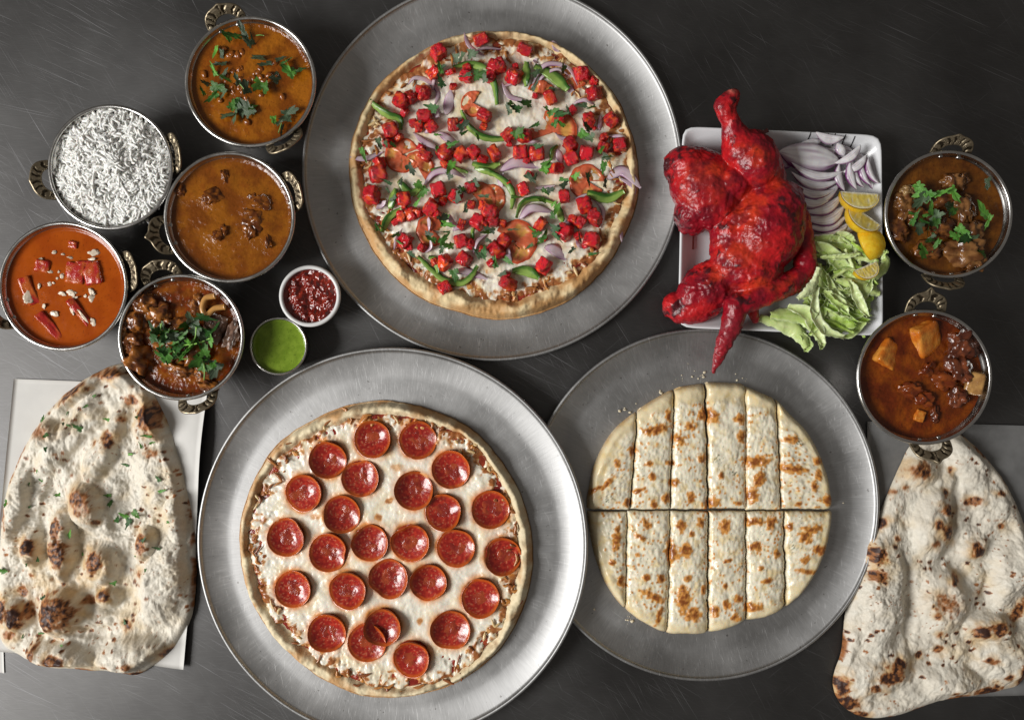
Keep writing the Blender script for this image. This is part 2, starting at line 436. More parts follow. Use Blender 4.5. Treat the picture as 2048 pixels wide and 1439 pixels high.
# ------------------------------------------------------------------ bowls
BH = 0.050
def bowl_prof(R):
    out = [(0.001, 0.0), (0.42 * R, 0.0), (0.55 * R, 0.0025)]
    for q in np.linspace(0.1, 1, 9): out.append((R * (0.55 + 0.42 * q ** 0.62), 0.0025 + (BH - 0.006) * q))
    rb = 0.0019; cx = R - rb
    for a in np.linspace(-math.pi * 0.45, math.pi * 0.9, 10): out.append((cx + rb * math.cos(a), BH - rb + rb * math.sin(a)))
    inn = [(R * 0.955, BH - 0.004)]
    for q in np.linspace(0.95, 0.1, 9): inn.append((R * (0.55 + 0.42 * q ** 0.62) - 0.0022, 0.004 + (BH - 0.0075) * q))
    inn += [(0.42 * R, 0.003), (0.001, 0.0025)]
    return out + inn
def inner_r(R, z):
    q = (z - 0.004) / (BH - 0.0075); return R * (0.55 + 0.42 * q ** 0.62) - 0.0022
def handle_mesh(point, seed):
    nt, nw = 96, 12
    t = np.linspace(0, math.pi, nt); w = np.linspace(0, 1, nw)
    T, Wd = np.meshgrid(t, w, indexing='ij')
    k = S * 0.95
    tip = np.exp(-((T - math.pi / 2) / 0.16) ** 2) * point
    ox = 45 * np.cos(T) * (1 - 0.10 * np.cos(T) ** 4); oy = 46 * np.sin(T) ** 0.72 + tip
    ix = 24 * np.cos(T); iy = 25 * np.sin(T) ** 0.8
    X = (ix + (ox - ix) * Wd) * k; Y = (iy + (oy - iy) * Wd) * k
    edge = np.abs(Wd - 0.5) * 2
    groove = np.sin(T * 15 * np.where(T < math.pi / 2, 1, -1) + 4.0 * np.abs(Wd - 0.45) + 1.2 * np.sin(T * 5 + seed)) * (edge < 0.70)
    gv = ss(0.1, 0.75, groove) * ss(0.05, 0.3, T) * ss(0.05, 0.3, math.pi - T)
    Zt = 0.0011 + 0.0010 * np.sqrt(np.clip(1 - edge ** 4, 0, 1)) - 0.0011 * gv - 0.0004 * ((edge > 0.62) & (edge < 0.78))
    Zb = -0.0006 * np.sqrt(np.clip(1 - edge ** 4, 0, 1))
    V = np.concatenate([np.stack([X, Y, Zt], -1).reshape(-1, 3), np.stack([X, Y, Zb], -1).reshape(-1, 3)])
    i = np.arange(nt * nw).reshape(nt, nw); Q = np.stack([i[:-1, :-1], i[:-1, 1:], i[1:, 1:], i[1:, :-1]], -1).reshape(-1, 4)
    j = i + nt * nw; Qb = np.stack([j[:-1, :-1], j[1:, :-1], j[1:, 1:], j[:-1, 1:]], -1).reshape(-1, 4)
    Qs = np.concatenate([np.stack([i[:-1, -1], j[:-1, -1], j[1:, -1], i[1:, -1]], -1), np.stack([i[:-1, 0], i[1:, 0], j[1:, 0], j[:-1, 0]], -1)])
    pat = np.clip(gv * 0.9 + 0.25 * fbm(X * 900, Y * 900, seed, 2, seed), 0, 1).ravel()
    col = mix(np.array([0.34, 0.28, 0.19]), np.array([0.035, 0.025, 0.015]), pat)
    col = np.concatenate([col, np.tile([0.3, 0.25, 0.17], (nt * nw, 1))])
    return V[:, :], [Q[:, ::-1], Qb[:, ::-1], Qs[:, ::-1]], col
RIV = None
def bowl(label, px, py, r, handles, rivets=False):
    """handles: list of (dx, dy image direction from centre, visible length px, tip)"""
    R = r * K(BH); loc = P(px, py, BH); loc.z = 0.0002
    o = thing('serving_bowl', label, 'bowl', loc, None, 'steel serving bowls with brass handles')
    V, Q = lathe(bowl_prof(R), 112)
    obj('bowl_body', mesh('bowl_body', V, Q[:, ::-1] if False else Q), M['bowl'], o)
    tx, ty = (px - 1024) * S / H, (719.5 - py) * S / H       # slope of the sight line here
    for n, (dx, dy, vis, tip) in enumerate(handles):
        d = Vector((dx, -dy, 0)).normalized()
        tt = tx * d.x + ty * d.y; L = 46 + tip
        best = min(range(15, 82), key=lambda a: abs(math.cos(math.radians(a)) + math.sin(math.radians(a)) * tt - (vis + 4) / L))
        a = math.radians(best)
        side = Vector((d.y, -d.x, 0)); out = d * math.cos(a) + Vector((0, 0, 1)) * math.sin(a); nrm = side.cross(out)
        V, F, col = handle_mesh(tip, n + int(px))
        base = d * (R * 0.955) + Vector((0, 0, BH - 0.0085))
        Mx = np.array([list(side), list(out), list(nrm)])
        V = V @ Mx + np.array(base)
        h = obj('handle', mesh('handle', V, F, col), M['brass'], o)
        global RIV
        if RIV is None:
            rv, rf = ICO[2]; RIV = mesh('rivet', rv * np.array([0.0026, 0.0026, 0.0014]), rf)
        if True:
            for sgn in (-1, 1):
                ang = math.atan2(d.y, d.x) + sgn * 0.155
                zz = BH - 0.0072; rr = inner_r(R, zz) + 0.0002
                q = Vector((-math.cos(ang), -math.sin(ang), 0.45)).to_track_quat('Z', 'Y').to_euler()
                obj('rivet', RIV, M['bowl'], h, (rr * math.cos(ang), rr * math.sin(ang), zz), q)
    return o, R
BW = {}
BW['dal'] = (500, 163, 132); BW['rice'] = (220, 334, 126); BW['lamb'] = (458, 434, 132)
BW['tikka'] = (125, 572, 130); BW['goat'] = (361, 674, 127); BW['chick'] = (1898, 428, 129); BW['potato'] = (1850, 754, 136)
bowl('steel bowl of lentil curry, topmost of the left cluster', *BW['dal'], [(-55, -135, 45, 3), (70, 122, 16, 2)])
bowl('steel bowl heaped with white rice', *BW['rice'], [(-147, 28, 46, 2), (127, -30, 12, 2)])
bowl('steel bowl of smooth brown meat curry beside the large pan', *BW['lamb'], [(-158, 43, 46, 9), (132, -57, 20, 2)])
bowl('steel bowl of orange creamy curry cut by the left picture edge', *BW['tikka'], [(131, -32, 15, 2), (-127, 50, 42, 3)])
bowl('steel bowl of meat curry with leafy garnish standing over the herb naan', *BW['goat'], [(-47, -137, 40, 2), (33, 131, 27, 2)])
bowl('steel bowl of dark chicken curry right of the white plate', *BW['chick'], [(10, -143, 36, 4), (-8, 139, 19, 3)])
bowl('steel bowl of red potato curry above the plain naan', *BW['potato'], [(8, -155, 46, 10), (18, 150, 41, 8)])

# ------------------------------------------------------------------ sauce cups
def cup(name, label, px, py, r, mat, h, wall, base):
    R = r * K(h); loc = P(px, py, h); loc.z = 0.0002
    o = thing(name, label, 'sauce cup', loc, None, None)
    rb = wall
    pr = [(0.001, 0.0), (base * R, 0.0), (base * R + 0.001, 0.001)]
    pr += [(R * (base + (0.965 - base) * q), 0.001 + (h - 0.003) * q) for q in np.linspace(0.1, 1, 6)]
    pr += [(R - rb + rb * math.cos(a), h - rb + rb * math.sin(a)) for a in np.linspace(-1.2, math.pi * 0.95, 8)]
    pr += [(R * (base + (0.965 - base) * q) - 0.0012, 0.002 + (h - 0.004) * q) for q in np.linspace(0.95, 0.05, 6)] + [(0.001, 0.0018)]
    V, Q = lathe(pr, 80)
    obj('cup_body', mesh(name, V, Q), mat, o)
    return o, R
CUPH = 0.030
_, RC1 = cup('sauce_cup', 'small white plastic cup of red salsa', 619, 591.5, 62, M['plastic'], CUPH, 0.0021, 0.74)
_, RC2 = cup('sauce_cup', 'small steel cup of bright green chutney', 556.5, 692, 58, M['bowl'], CUPH, 0.0011, 0.80)

# ------------------------------------------------------------------ square plate
def build_plate():
    PH = 0.024
    quad = np.array([[1365, 252], [1764, 270], [1767, 672], [1356, 655]], float)   # TL TR BR BL at the rim
    cx, cy = quad.mean(0)
    loc = P(cx, cy, PH); loc.z = 0.0003
    o = thing('square_plate', 'white square ceramic plate with black line marks under the red chicken', 'plate', loc)
    n = 160; th = np.linspace(0, 2 * math.pi, n, endpoint=False)
    def ringxy(scale, p):
        c, s = np.cos(th), np.sin(th)
        rr = 1 / (np.abs(c) ** p + np.abs(s) ** p) ** (1 / p)
        a, b = rr * c * scale, rr * s * scale             # -1..1 square, b up
        u, v = (a + 1) / 2, (1 - b) / 2
        q = (quad[0] * ((1 - u) * (1 - v))[:, None] + quad[1] * (u * (1 - v))[:, None] + quad[2] * (u * v)[:, None] + quad[3] * ((1 - u) * v)[:, None])
        return np.stack([(q[:, 0] - cx) * K(PH), (cy - q[:, 1]) * K(PH)], -1)
    prof = [(0.02, 0.0045, 6), (0.45, 0.0045, 8), (0.70, 0.0047, 10), (0.77, 0.0060, 12), (0.82, 0.0090, 14), (0.89, 0.0150, 16), (0.955, 0.0215, 18), (0.975, 0.0233, 20), (0.988, 0.0240, 20), (0.998, 0.0235, 20), (1.0, 0.0224, 20), (0.993, 0.0214, 20),
            (0.95, 0.0175, 18), (0.88, 0.0105, 16), (0.80, 0.004, 14), (0.72, 0.0, 12), (0.02, 0.0, 6)]
    V = np.concatenate([np.concatenate([ringxy(s, p), np.full((n, 1), z)], 1) for s, z, p in prof])
    m = len(prof); i = np.arange(n * m).reshape(m, n); j = np.roll(i, -1, 1)
    Q = np.stack([i[:-1], i[1:], j[1:], j[:-1]], -1).reshape(-1, 4)
    obj('plate_body', mesh('plate', V, [Q, i[0][None], i[-1][::-1][None]]), M['ceramic'], o)
    # glazed strokes on the far inner wall
    def wallpt(x, y):
        # height of the far wall at image row y, between rim row and floor row
        top = np.interp(x, [1365, 1764], [253, 271]); d = np.clip((y - top) / 200, 0, 1)
        z = np.interp(1 - d, [s for s, _, _ in prof[3:9]], [zz for _, zz, _ in prof[3:9]])
        q = P(x, y, PH); return np.array([q.x - loc.x, q.y - loc.y, z - 0.0003 + 0.0006])
    for (x0, y0, x1, y1) in [(745, 235, 734, 287), (788, 236, 789, 280), (827, 240, 832, 268), (859, 240, 862, 318), (907, 245, 899, 305), (951, 252, 941, 326)]:
        pts = [wallpt(1300 + (x0 + (x1 - x0) * q) / 2.32, 160 + 4 + (y0 + (y1 - y0) * q) / 2.32) for q in np.linspace(0, 1, 6)]
        V, F, T, A = sweep(pts, lambda t: np.full_like(t, 0.0005), [(1, 0), (0, 0.0003), (-1, 0), (0, -0.0004)], 10)
        obj('painted_line', mesh('painted_line', V, F), M['ink'], o)
    # marinade drips on the wall
    return o
build_plate()

# ------------------------------------------------------------------ paper sheets
def sheet(name, label, quad, mat, z0, curl, nu=40, nv=60, seed=1, wav=0.0008):
    quad = np.array(quad, float); u, v = np.meshgrid(np.linspace(0, 1, nu), np.linspace(0, 1, nv), indexing='ij'); u = u.ravel(); v = v.ravel()
    q = (quad[0] * ((1 - u) * (1 - v))[:, None] + quad[1] * (u * (1 - v))[:, None] + quad[2] * (u * v)[:, None] + quad[3] * ((1 - u) * v)[:, None])
    cx, cy = quad.mean(0); k = K(z0)
    x = (q[:, 0] - cx) * k; y = (cy - q[:, 1]) * k
    z = np.maximum(curl(u, v) + wav * (fbm(x * 14, y * 14, 0, 3, seed) * 0.5 + 0.5), 0.0001)
    top = np.stack([x, y, z + 0.00018], -1); bot = np.stack([x, y, z], -1)
    i = np.arange(nu * nv).reshape(nu, nv); Q = np.stack([i[:-1, :-1], i[:-1, 1:], i[1:, 1:], i[1:, :-1]], -1).reshape(-1, 4)
    loop = np.concatenate([i[:-1, 0], i[-1, :-1], i[:0:-1, -1], i[0, :0:-1]]); n = nu * nv
    Qs = np.stack([loop, np.roll(loop, -1), np.roll(loop, -1) + n, loop + n], -1)
    l = P(cx, cy, z0); l.z = z0
    return tag(obj(name, mesh(name, np.concatenate([top, bot]), [Q[:, ::-1], Q + n, Qs]), mat, None, l), label, 'paper')
sheet('paper_sheet', 'small bottom layer of white paper at the lower left picture edge', [(-160, 1150), (3, 1180), (9, 1345), (-160, 1330)], M['paper'], 0.0004, lambda u, v: 0 * u)
sheet('paper_sheet', 'white paper sheet with a raised right edge under the herb naan', [(28, 757), (419, 772), (370, 1335), (-25, 1300)], M['paper'], 0.0012,
      lambda u, v: 0.010 * ss(0.72, 1.0, u) * np.exp(-((v - 0.22) / 0.22) ** 2) + 0.004 * ss(0.8, 1, u) * ss(0.6, 0.9, v))
sheet('paper_sheet', 'grey waxed paper sheet under the plain naan', [(1733, 842), (2110, 852), (2100, 1388), (1742, 1396)], M['wax'], 0.0006, lambda u, v: 0.0012 * ss(0.9, 1, 1 - v), wav=0.0012)
# ------------------------------------------------------------------ herb leaves
def leaf_mesh(seed, curl=0.35, pale=0.0):
    r = np.random.default_rng(seed); n = 44
    th = np.linspace(-math.pi, math.pi, n, endpoint=False)
    # three big lobes pointing forward, each toothed
    lob = 0.42 + 0.58 * np.clip(np.cos(th * 1.0) * 0.5 + 0.5, 0, 1) ** 0.8
    lob *= 0.76 + 0.20 * np.cos(3 * th + r.uniform(-.3, .3)) + 0.11 * np.cos(9 * th + r.uniform(-1, 1)) + 0.07 * np.cos(5 * th + r.uniform(0, 6)) + 0.07 * r.normal(size=n)
    lob = np.clip(lob, 0.12, 1.2)
    rings = [0.02, 0.4, 0.75, 1.0]; V = []; 
    for q in rings: V.append(np.stack([np.cos(th) * lob * q, np.sin(th) * lob * q * 0.85, np.zeros(n)], -1))
    V = np.concatenate(V)
    x, y = V[:, 0], V[:, 1]
    V[:, 2] = curl * (0.35 * x * x + r.uniform(-.4, .7) * y * y + 0.30 * fbm(x * 1.6, y * 1.6, seed, 2, seed)) + 0.05 * np.abs(np.sin(6 * th).repeat(1)[np.tile(np.arange(n), 4)]) * np.hypot(x, y)
    a = r.uniform(0, 6.28); V[:, 2] += 0.25 * (np.cos(a) * x + np.sin(a) * y)
    V[:, 2] -= V[:, 2].min() * 0.5
    m = len(rings); i = np.arange(n * m).reshape(m, n); j = np.roll(i, -1, 1)
    Q = np.stack([i[:-1], i[1:], j[1:], j[:-1]], -1).reshape(-1, 4)
    g1 = mix(np.array([0.022, 0.085, 0.014]), np.array([0.09, 0.25, 0.03]), r.uniform()) if pale == 0 else np.array([0.060, 0.098, 0.048])
    rr = np.hypot(x, y)
    col = mix(g1 * 1.25, g1 * 0.75, np.clip(rr + 0.4 * fbm(x * 3, y * 3, seed, 2, seed), 0, 1))
    return mesh('cilantro_leaf', V, [Q, i[0][None]], col)
LEAF = [leaf_mesh(k) for k in range(8)]; PALE = [leaf_mesh(50 + k, 0.3, 1) for k in range(4)]
def leaf(parent, x, y, z, size, r, pale=0.35, tilt=0.35):
    me = PALE[r.integers(len(PALE))] if r.uniform() < pale else LEAF[r.integers(len(LEAF))]
    o = obj('cilantro_leaf', me, M['herb'], parent, (x, y, z), (r.normal() * tilt, r.normal() * tilt, r.uniform(0, 6.28)))
    s = size * 1.45 * r.uniform(0.7, 1.25); o.scale = (s, s * r.uniform(0.35, 1.0), s)
    return o
def stem(parent, pts, w=0.0007, col=(0.16, 0.33, 0.07)):
    V, F, T, A = sweep(pts, lambda t: w * (1 - 0.4 * t), [(math.cos(a), w * math.sin(a)) for a in np.linspace(0, 6.28, 7)[:-1]], 10)
    return obj('cilantro_stem', mesh('cilantro_stem', V, F, np.array(col)), M['herb'], parent)

# ------------------------------------------------------------------ pizzas
def pizza_base(t, pts, cx, cy, k, rimw, seed, N=230, dough_h=0.0075, rim_h=0.007, brown=0.5, white=0.0):
    out = radial_outline(pts, cx, cy)
    x, y, Q, loop = disc_grid(N)
    th = np.arctan2(-y, x); u = np.hypot(x, y)
    R = out(th); R = R * (1 + 0.006 * fbm(np.cos(th) * 7, np.sin(th) * 7, seed, 3, seed))
    X, Y = x * R, -y * R                 # image-pixel offsets
    w = rimw(th) * (1 + 0.30 * fbm(np.cos(th) * 4, np.sin(th) * 4, seed + 3, 3, seed))   # rim width in px
    d = R * (1 - u)                      # distance from the edge in px
    prof = np.where(d < w, np.sqrt(np.clip(1 - ((w * 0.55 - d) / (w * 0.55)) ** 2, 0, 1)) * (d < w * 0.55) + (d >= w * 0.55) * (0.5 + 0.5 * np.cos(np.clip((d - w * 0.55) / (w * 0.45), 0, 1) * math.pi)), 0)
    nz = fbm(X * 0.02, Y * 0.02, 0, 4, seed)
    z = dough_h * ss(-0.5, 12, d) + rim_h * prof * (1 + 0.55 * nz) + 0.0006 * fbm(X * 0.12, Y * 0.12, 0, 3, seed + 1)
    V = np.stack([X * k, -Y * k, z], -1)
    def ring(dr, zz):
        def f(b):
            r = np.hypot(b[:, 0], b[:, 1])[:, None]; c = b.copy(); c[:, :2] *= (1 + dr / r); c[:, 2] = zz if zz >= 0 else c[:, 2] * 0.5
            return c
        return f
    V, Q = skirt(V, Q, loop, [ring(0.0006, 0.0022), ring(0.0004, 0.0008), ring(-0.003, 0.0002)])
    nsk = len(V) - len(X)
    b = fbm(X * 0.018, Y * 0.018, 3, 4, seed + 2)
    br = ss(0.25 - brown, 1.1 - brown, b + 0.55 * (d < w * 0.9) * ss(w * 0.55, 0, d) + 0.15 * fbm(X * .1, Y * .1, 0, 3, seed + 9))
    c0 = np.array([0.72, 0.57, 0.33]); c1 = np.array([0.50, 0.24, 0.07])
    col = mix(mix(c0, np.array([0.76, 0.67, 0.47]), white), c1, np.clip(br, 0, 1) * 0.8)
    bl = ss(0.5, 0.9, fbm(X * 0.05, Y * 0.05, 7, 3, seed + 4)) * (d < w)
    col = mix(col, np.array([0.20, 0.08, 0.03]), bl * 0.6)
    col = np.concatenate([col, np.tile(np.array([0.40, 0.22, 0.09]), (nsk, 1))])
    obj('crust', mesh('crust', V, Q, col), M['dough'], t)
    return out

def pizza_sauce(t, out, cx, cy, k, inset, h, seed, N=150):
    x, y, Q, loop = disc_grid(N); th = np.arctan2(-y, x); u = np.hypot(x, y)
    R = out(th) - inset(th) * (1 + 0.25 * fbm(np.cos(th) * 6, np.sin(th) * 6, 2, 3, seed))
    X, Y = x * R, -y * R; d = R * (1 - u)
    z = h + 0.0012 * ss(0, 10, d) + 0.0009 * fbm(X * 0.07, Y * 0.07, 0, 3, seed) - 0.003 * (1 - ss(0, 3, d))
    n = fbm(X * .06, Y * .06, 0, 3, seed + 3)
    col = mix(np.array([0.22, 0.018, 0.012]), np.array([0.36, 0.06, 0.02]), ss(-.4, .5, n))
    obj('tomato_sauce', mesh('tomato_sauce', np.stack([X * k, -Y * k, z], -1), Q, col), M['sauce'], t)

def pizza_cheese(t, out, cx, cy, k, inset, h, seed, N=260, extra=None, gaps=0.5, edgebrown=70, yellow=0.3, brownlist=(), rough0=0.35):
    x, y, Q, loop = disc_grid(N); th = np.arctan2(-y, x); u = np.hypot(x, y)
    R = out(th) - inset(th) * (1 + 0.55 * fbm(np.cos(th) * 9, np.sin(th) * 9, 5, 4, seed))
    X, Y = x * R, -y * R; d = R * (1 - u)
    big = fbm(X * 0.022, Y * 0.022, 0, 4, seed); f1, f2, cid = worley(X * 0.075 + 0.6 * fbm(X * .03, Y * .03, 0, 2, seed), Y * 0.075 + 0.6 * fbm(X * .03, Y * .03, 4, 2, seed), seed)
    lump = np.clip(1 - f1 * 1.1, 0, 1); fine = fbm(X * 0.16, Y * 0.16, 0, 3, seed + 2)
    edge = np.exp(-d / edgebrown); rg = rough0 + (1 - rough0) * np.clip(edge * 1.6, 0, 1)
    z = h + 0.0012 * big + rg * (0.0016 * lump * (0.5 + 0.5 * cid) + 0.0005 * fine) + 0.0015 * ss(0, 12, d) - 0.004 * (1 - ss(0, 4, d))
    hole = gaps * edge * ss(0.15, 0.55, fbm(X * 0.035, Y * 0.035, 9, 3, seed + 4))
    z = z - 0.006 * hole
    br = ss(0.42, 0.85, 1.15 * edge * (0.4 + cid * 0.9) + 0.55 * fbm(X * 0.045, Y * 0.045, 6, 4, seed + 7) - 0.12 + 0.25 * lump * edge)
    if len(brownlist): br = np.maximum(br, spots(X + cx, Y + cy, brownlist, 0.5, 0.09, 0.4, seed))
    c = mix(np.array([0.86, 0.82, 0.70]), np.array([0.82, 0.68, 0.42]), ss(-0.2, 0.7, fbm(X * .03, Y * .03, 2, 3, seed + 11)) * yellow)
    c = mix(c, np.array([0.62, 0.28, 0.06]), np.clip(br * 1.5, 0, 1) * 0.9)
    c = mix(c, np.array([0.26, 0.07, 0.018]), ss(0.55, 1.0, br + 0.25 * fine) * 0.85)
    if extra is not None: c, z = extra(X + cx, Y + cy, c, z)
    obj('cheese', mesh('cheese', np.stack([X * k, -Y * k, z], -1), Q, c), M['cheese'], t)

def cheese_shreds(t, out, k, seed, n, inner, outer, hgt):
    """browned strings of cheese on the crust edge, joined"""
    r = np.random.default_rng(seed); Vs = []; Fs = []; Ts = []; Cs = []; off = 0
    for _ in range(n):
        th = r.uniform(-math.pi, math.pi); rr = float(out(th)) - r.uniform(inner, outer)
        a = r.uniform(0, 6.28); L = r.uniform(5, 15); b = a + r.normal() * 0.7
        p0 = np.array([rr * math.cos(th), rr * math.sin(th)]); p1 = p0 + L * np.array([math.cos(a), math.sin(a)]); p2 = p1 + L * 0.8 * np.array([math.cos(b), math.sin(b)])
        pts = [np.array([p[0] * k, -p[1] * k, hgt(*p)]) for p in (p0, p1, p2)]
        w = r.uniform(0.0009, 0.0019)
        V, F, T, A = sweep(pts, lambda q: w * (0.35 + 0.65 * np.sin(np.clip(q, 0.04, 0.96) * math.pi)), [(math.cos(q), 0.8 * w * math.sin(q)) for q in np.linspace(0, 6.28, 7)[:-1]], 7)
        c = mix(np.array([0.55, 0.24, 0.06]), np.array([0.22, 0.06, 0.02]), r.uniform() ** 0.8) if r.uniform() > 0.25 else np.array([0.68, 0.5, 0.25])
        Vs.append(V); Cs.append(np.tile(c, (len(V), 1))); Fs.append(F[0] + off); off += len(V)
    v0, f0 = ICO[3]
    for _ in range(int(n * 0.45)):
        th = r.uniform(-math.pi, math.pi); rr = float(out(th)) - r.uniform(inner + 6, outer + 8); p = (rr * math.cos(th), rr * math.sin(th)); s = r.uniform(2.5, 7.5) * k; ro = r.uniform(0, 6.28)
        w = v0 * (1 + 0.4 * fbm(v0[:, 0] * 1.5 + off, v0[:, 1] * 1.5, v0[:, 2] * 1.5, 3, 3))[:, None] * np.array([s, s * r.uniform(.5, 1), s * .30])
        w = np.stack([w[:, 0] * math.cos(ro) - w[:, 1] * math.sin(ro), w[:, 0] * math.sin(ro) + w[:, 1] * math.cos(ro), w[:, 2]], -1)
        q = ss(-.3, .8, v0[:, 2] + 0.6 * fbm(v0[:, 0] * 2, v0[:, 1] * 2, off, 2, 5)) * r.uniform(.3, 1)
        c = mix(mix(np.array([0.72, 0.56, 0.30]), np.array([0.58, 0.25, 0.06]), ss(0, .45, q)), np.array([0.20, 0.05, 0.02]), ss(.45, 1, q))
        Vs.append(w + np.array([p[0] * k, -p[1] * k, hgt(*p) - 0.0016])); Cs.append(c); Ts.append(f0 + off); off += len(w)
    o = obj('browned_cheese_shreds', mesh('browned_cheese_shreds', np.concatenate(Vs), [np.concatenate(Fs), np.concatenate(Ts)], np.concatenate(Cs)), M['cheese'], t)
    o['kind'] = 'stuff'

# ---- paneer pizza
P1C = (988, 348); K1 = K(0.012)
def build_paneer_pizza():
    cx, cy = P1C; k = K1
    loc = P(cx, cy, 0.012); loc.z = 0.0003 + PAN_T + 0.0002
    t = thing('paneer_pizza', 'pizza topped with red paneer cubes, onion, tomato and green pepper', 'pizza', loc)
    pts = [(985, 57), (1050, 62), (1110, 82), (1160, 112), (1205, 155), (1240, 200), (1262, 255), (1276, 310), (1279, 370), (1268, 425), (1245, 480), (1215, 530), (1165, 580), (1105, 615), (1040, 634), (980, 637), (915, 622), (850, 600), (790, 555), (745, 500), (715, 440), (700, 380), (697, 310), (710, 250), (735, 195), (775, 145), (830, 105), (885, 75), (935, 61)]
    deg = lambda a: np.degrees(a) % 360
    rimw = lambda th: 22 + 20 * np.clip(np.cos(th - math.radians(75)), 0, 1) ** 1.0 + 8 * np.clip(np.cos(th - math.radians(180)), 0, 1)
    out = pizza_base(t, pts, cx, cy, k, rimw, 11, brown=0.46, rim_h=0.0085)
    pizza_sauce(t, out, cx, cy, k, lambda th: rimw(th) * 0.80, 0.0078, 12)
    oil = np.array([0.55, 0.16, 0.05])
    def ext(X, Y, c, z):
        pk = ss(0.0, 0.7, fbm(X * .016, Y * .016, 1, 3, 31)) * 0.15 * (1 - ss(200, 270, np.hypot(X - cx, Y - cy)))
        return mix(c, np.array([0.66, 0.40, 0.30]), pk), z
    pizza_cheese(t, out, cx, cy, k, lambda th: rimw(th) * 0.70, 0.0088, 13, extra=ext, gaps=0.55, edgebrown=46, yellow=0.8, rough0=0.5)
    HZ = 0.0105
    cheese_shreds(t, out, k, 5, 75, 24, 62, lambda x, y: 0.0120)
    def L(q, z):
        """crop-and-zoom coords -> local metres"""
        ox, oy = [(680, 30), (980, 30), (680, 330), (980, 330)][q]
        return lambda x, y: np.array([(ox + x / 4.497 - cx) * k, (cy - (oy + y / 4.497)) * k, z])
    r = np.random.default_rng(21)
    # tomato slices
    def tomato(q, x, y, rad, a0, a1, seed, z):
        rr = np.random.default_rng(seed); R = 0.86 * rad / 4.497 * k; c = L(q, z)(x, y); n, m = 60, 14
        th = np.radians(np.linspace(a0, a1, n)); u = np.linspace(0.0, 1, m); T, U = np.meshgrid(th, u, indexing='ij')
        wob = 1 + 0.06 * fbm(np.cos(T) * 2, np.sin(T) * 2, seed, 2, seed)
        X = R * U * np.cos(T) * wob; Y = R * U * np.sin(T) * wob
        wob2 = 0.5 * fbm(X * 160, Y * 160, seed, 3, seed + 8); pocket = ss(0.25, 0.5, U + 0.3 * wob2) * (1 - ss(0.70, 0.84, U + 0.15 * wob2)) * ss(-0.3, 0.5, np.cos(T * 3 + seed + 2.2 * wob2) + 0.5 * wob2)
        Z = 0.0016 - 0.0014 * pocket + 0.0007 * fbm(X * 250, Y * 250, seed, 2, seed) + 0.0008 * (U > 0.97) - 0.003 * (U > 0.995)
        col = mix(np.array([0.62, 0.13, 0.055]), np.array([0.66, 0.33, 0.08]), pocket)
        col = mix(col, np.array([0.66, 0.24, 0.14]), ss(0.2, 0.6, fbm(X * 300, Y * 300, 2, 2, seed)) * 0.6)
        col = mix(col, np.array([0.55, 0.07, 0.02]), ss(0.86, 0.97, U))
        i = np.arange(n * m).reshape(n, m); Q = np.stack([i[:-1, :-1], i[:-1, 1:], i[1:, 1:], i[1:, :-1]], -1).reshape(-1, 4)
        V = np.stack([X, Y, Z], -1).reshape(-1, 3); col = col.reshape(-1, 3); nv = len(V)
        Vb = V.copy(); Vb[:, 2] = -0.001
        lp = np.concatenate([i[:, -1], i[::-1, 0]]); Qs = np.stack([lp[:-1], lp[:-1] + nv, lp[1:] + nv, lp[1:]], -1)
        o = obj('tomato_slice', mesh('tomato_slice', np.concatenate([V, Vb]), [Q[:, ::-1], Qs], np.concatenate([col, col])), M['veg'], t, Vector(c), (rr.normal() * 0.07, rr.normal() * 0.07, 0))
    tz = HZ + 0.0004
    for i, a in enumerate([(0, 560, 1260, 190, 20, 330), (0, 1200, 800, 140, 60, 330), (1, 560, 1060, 260, -20, 200), (2, 830, 590, 170, 0, 330), (2, 1240, 320, 200, -70, 130), (3, 10, 300, 160, -60, 110), (3, 230, 690, 230, -170, 150), (3, 870, 150, 190, 0, 330), (1, 460, 720, 150, 10, 160), (0, 700, 1370, 170, -60, 200), (1, 760, 560, 130, 200, 330)]):
        tomato(*a, seed=60 + i, z=tz)
    # onion petals
    def onionarc(q, pts, w, seed):
        rr = np.random.default_rng(seed); f = L(q, HZ + rr.uniform(0.0015, 0.0035)); W = w / 4.497 * k * 0.85
        cs = [(1, -0.0004), (0.6, 0.0006), (0, 0.0013), (-0.6, 0.0018), (-1, 0.0019), (-0.6, 0.0008), (0, 0.0001), (0.6, -0.0006)]
        V, F, T, A = sweep([f(*p) for p in pts], lambda s: W * np.clip(np.sin(np.clip(s, 0.03, 0.97) * math.pi), 0.1, 1) ** 0.6, cs, 26, zf=lambda s: 0.0018 * np.sin(s * 5 + seed))
        e = np.array([0.9, 0.25, 0.05, 0.35, 1.0, 1, 1, 1])[A]
        col = mix(np.array([0.68, 0.56, 0.60]), np.array([0.20, 0.045, 0.17]), np.clip(e * 0.75 + 0.25 * np.sin(T * 9 + seed), 0, 1))
        obj('onion_strip', mesh('onion_strip', V, F, col), M['onion'], t)
